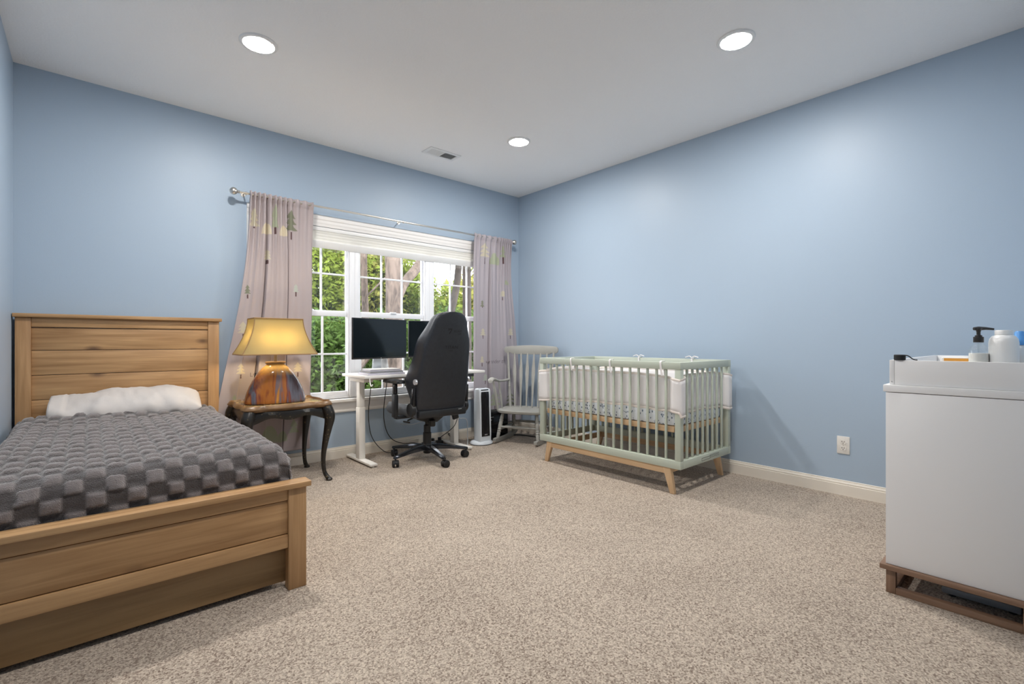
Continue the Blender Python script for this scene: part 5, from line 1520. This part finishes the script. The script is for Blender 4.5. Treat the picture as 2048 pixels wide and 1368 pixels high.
def leaves_mesh(rnd, blobs, count, size):
    mb = MB(); vs = []; fs = []
    tot = sum(b[3] * b[4] * b[5] for b in blobs)
    for bx_, by_, bz_, rx, ry, rz in blobs:
        m = int(count * rx * ry * rz / tot)
        for _ in range(m):
            while True:
                a, b, c = rnd.uniform(-1, 1), rnd.uniform(-1, 1), rnd.uniform(-1, 1)
                q = a * a + b * b + c * c
                if q < 1 and q > 0.12: break
            clump = 0.25 * noise.noise(Vector((a * 3 + bx_, b * 3 + by_, c * 3)))
            p = Vector((bx_ + a * rx * (1 + clump), by_ + b * ry * (1 + clump), bz_ + c * rz * (1 + clump)))
            d = Vector((rnd.gauss(0, 1), rnd.gauss(0, 1), rnd.gauss(0, 0.7))).normalized()
            e = d.cross(Vector((rnd.gauss(0, 1), rnd.gauss(0, 1), rnd.gauss(0, 1)))).normalized()
            s = size * rnd.uniform(0.6, 1.3)
            k = len(vs)
            vs += [p - d * s, p + e * s * 0.45, p + d * s, p - e * s * 0.45]
            fs.append((k, k + 1, k + 2, k + 3))
    mb.v = vs; mb.f = fs
    return mb
def mesh_only(name, mb, mat, parent):
    inv = WM[parent.name].inverted()
    me = bpy.data.meshes.new(name)
    me.from_pydata([tuple(inv @ p) for p in mb.v], [], mb.f)
    me.materials.append(M[mat])
    return link(name, me, parent)

def tree(name, label, base, trunk, limbs, blobs, nleaf, size, leafmat, barkmat, seed, group='trees outside the window'):
    """trunk: list of (x,y,z,r)"""
    t = thing(name, label, 'tree' if 'shrub' not in name else 'shrub', base, group=group)
    rnd = random.Random(seed)
    if trunk:
        P = catmull([q[:3] for q in trunk], 5); Rr = [v[0] for v in catmull([(q[3], 0, 0) for q in trunk], 5)]
        tr = MB().tube(P, Rr, 14).build('trunk', barkmat, t, smooth=True)
        for lb_ in limbs:
            P = catmull([q[:3] for q in lb_], 5); Rr = [v[0] for v in catmull([(q[3], 0, 0) for q in lb_], 5)]
            MB().tube(P, Rr, 8).build('limb', barkmat, t, smooth=True)
    if blobs:
        mesh_only('foliage', leaves_mesh(rnd, blobs, nleaf, size), leafmat, t)
    return t
def W(px, f, z=0.0):
    """a spot on the ground plan seen in the given window direction, f metres out"""
    a = (px - 1024) / 959.0
    return Vector(((0.7506 * a + 0.6608) * f, (-0.6608 * a + 0.7506) * f, z))
def gp_(v): return (v.x, v.y, ground_z(v.x, v.y))
# trunks close to the house
p = W(786, 8.6); g = ground_z(p.x, p.y) - 0.15
q = W(846, 9.6)
tree('tree', 'thick grey-brown tree trunk behind the monitors with a leaning limb', gp_(p), [(p.x, p.y, g, 0.19), (p.x, p.y, 0.6, 0.155), (p.x + 0.02, p.y, 2.0, 0.145), (p.x - 0.02, p.y + 0.05, 3.6, 0.13), (p.x, p.y, 6.0, 0.10)],
     [[(p.x + 0.08, p.y, 1.75, 0.07), (p.x + 0.35, p.y + 0.2, 2.15, 0.085), (q.x, q.y, 2.75, 0.09), (q.x + 0.5, q.y + 0.2, 4.2, 0.07)], [(p.x - 0.05, p.y, 1.2, 0.05), (p.x - 0.5, p.y + 0.4, 0.5, 0.055), (p.x - 0.75, p.y + 0.5, -0.2, 0.06)]],
     [(p.x, p.y, 6.0, 2.2, 2.2, 1.3)], 2500, 0.09, 'leaf_bright', 'bark', 3)
p = W(730, 10.5); g = ground_z(p.x, p.y) - 0.15
tree('tree', 'slim tree trunk beside the mullion of the middle window', gp_(p), [(p.x, p.y, g, 0.09), (p.x + 0.02, p.y, 1.2, 0.075), (p.x - 0.03, p.y, 3.0, 0.07), (p.x, p.y, 5.5, 0.05)],
     [[(p.x, p.y, 2.0, 0.02), (p.x + 0.5, p.y, 2.5, 0.018), (p.x + 0.9, p.y, 2.9, 0.01)]], [(p.x, p.y, 5.4, 1.5, 1.5, 1.1)], 1800, 0.09, 'leaf_yellow', 'bark', 5)
p = W(897, 9.8); q = W(915, 10.4); q2 = W(925, 10.8); g = ground_z(p.x, p.y) - 0.15
tree('tree', 'dark leaning tree trunk against the sky in the corner window', gp_(p), [(p.x - 0.05, p.y, g, 0.11), (p.x, p.y, 1.3, 0.085), (q.x, q.y, 2.4, 0.075), (q2.x, q2.y, 4.2, 0.06), (q2.x + 0.2, q2.y, 6.0, 0.04)], [], [(q2.x, q2.y, 5.8, 1.4, 1.4, 1.0)], 1200, 0.08, 'leaf_bright', 'bark_dark', 6)
p = W(934, 9.2); g = ground_z(p.x, p.y) - 0.15
tree('tree', 'straight dark tree trunk nearest the curtain in the corner window', gp_(p), [(p.x, p.y, g, 0.10), (p.x, p.y, 1.5, 0.085), (p.x - 0.01, p.y, 3.0, 0.08), (p.x, p.y, 5.5, 0.06)],
     [[(p.x, p.y, 2.3, 0.02), (p.x + 0.3, p.y - 0.1, 2.7, 0.016), (p.x + 0.7, p.y - 0.2, 3.0, 0.01)]], [(p.x + 0.4, p.y, 2.6, 0.5, 0.5, 0.35), (p.x, p.y, 5.4, 1.4, 1.4, 1.0)], 1500, 0.07, 'leaf_bright', 'bark_dark', 7)
# leafy trees further back
spec = [
    (560, 13.5, 3.2, 2.0, 2.6, 'leaf_bright', 'leafy spring tree seen past the lamp-side curtain'),
    (632, 14.5, 2.9, 1.9, 2.6, 'leaf_bright', 'leafy spring tree filling the lamp-side window'),
    (690, 16.0, 3.4, 1.8, 2.8, 'leaf_yellow', 'yellow-green tree behind the first mullion'),
    (748, 15.0, 2.6, 1.5, 2.5, 'leaf_yellow', 'yellow-green tree showing beside the thick trunk'),
    (812, 16.0, 2.2, 1.4, 1.9, 'leaf_bright', 'low bright green tree behind the leaning limb'),
    (872, 17.0, 1.5, 1.6, 1.3, 'leaf_bright', 'low green thicket under open sky in the corner window'),
    (940, 15.0, 1.5, 1.6, 1.5, 'leaf_bright', 'low green thicket behind the dark corner trunks'),
    (1010, 15.0, 2.2, 1.9, 1.9, 'leaf_yellow', 'leafy tree hidden past the corner curtain'),
]
for k, (px, f, zc, rx, rz, lm, lab) in enumerate(spec):
    c = W(px, f); gz = ground_z(c.x, c.y)
    rr = random.Random(40 + k)
    blobs = [(c.x + rr.uniform(-0.6, 0.6) * rx, c.y + rr.uniform(-0.5, 0.5) * rx, zc + rr.uniform(-0.5, 0.5) * rz, rx * rr.uniform(0.55, 0.8), rx * 0.6, rz * rr.uniform(0.4, 0.6)) for _ in range(5)] + [(c.x, c.y, zc, rx * 0.8, rx * 0.7, rz * 0.8)]
    tree('leafy_tree', lab, (c.x, c.y, gz), [(c.x, c.y, gz - 0.15, 0.08), (c.x, c.y, zc, 0.06), (c.x, c.y, zc + rz * 0.5, 0.03)], [[(c.x, c.y, zc - 0.3 * rz, 0.03), (c.x + 0.4 * rx, c.y - 0.2, zc + 0.3 * rz, 0.015)]], blobs, 7000, 0.085, lm, 'bark_dark', 70 + k)
shr = [
    (590, 8.8, 1.0, 0.9, 'dense evergreen shrub outside below the lamp-side curtain'),
    (640, 9.6, 1.1, 1.0, 'dense evergreen shrub filling the lower lamp-side panes'),
    (690, 9.0, 0.8, 0.75, 'small evergreen shrub beside the first mullion'),
    (748, 11.5, 1.2, 0.9, 'evergreen shrub low behind the monitors'),
    (836, 11.0, 1.1, 0.8, 'evergreen shrub behind the gaming chair side window'),
    (905, 12.0, 1.2, 1.0, 'evergreen shrub at the foot of the corner trunks'),
    (965, 10.5, 1.1, 1.0, 'evergreen shrub outside behind the corner curtain'),
]
for k, (px, f, rx, rz, lab) in enumerate(shr):
    c = W(px, f); gz = ground_z(c.x, c.y); rr = random.Random(140 + k)
    blobs = [(c.x + rr.uniform(-0.5, 0.5) * rx, c.y + rr.uniform(-0.3, 0.3) * rx, gz + rz * rr.uniform(0.6, 1.3), rx * 0.6, rx * 0.5, rz * 0.55) for _ in range(4)] + [(c.x, c.y, gz + rz * 0.9, rx, rx * 0.8, rz * 0.9)]
    tree('shrub', lab, (c.x, c.y, gz), [(c.x, c.y, gz - 0.1, 0.03), (c.x, c.y, gz + rz, 0.015)], [], blobs, 4500, 0.06, 'leaf_dark', 'bark_dark', 170 + k, group='shrubs outside the window')
rnd = random.Random(9)
for k in range(9):
    px = rnd.uniform(600, 960); f = rnd.uniform(7.0, 9.0); c = W(px, f); gz = ground_z(c.x, c.y)
    t = thing('ground_plant', 'small leafy plant growing in the leaf litter outside', 'plant', (c.x, c.y, gz), group='small plants in the leaf litter')
    mesh_only('foliage', leaves_mesh(rnd, [(c.x, c.y, gz + 0.10, 0.22, 0.2, 0.14)], 160, 0.045), 'leaf_bright', t)
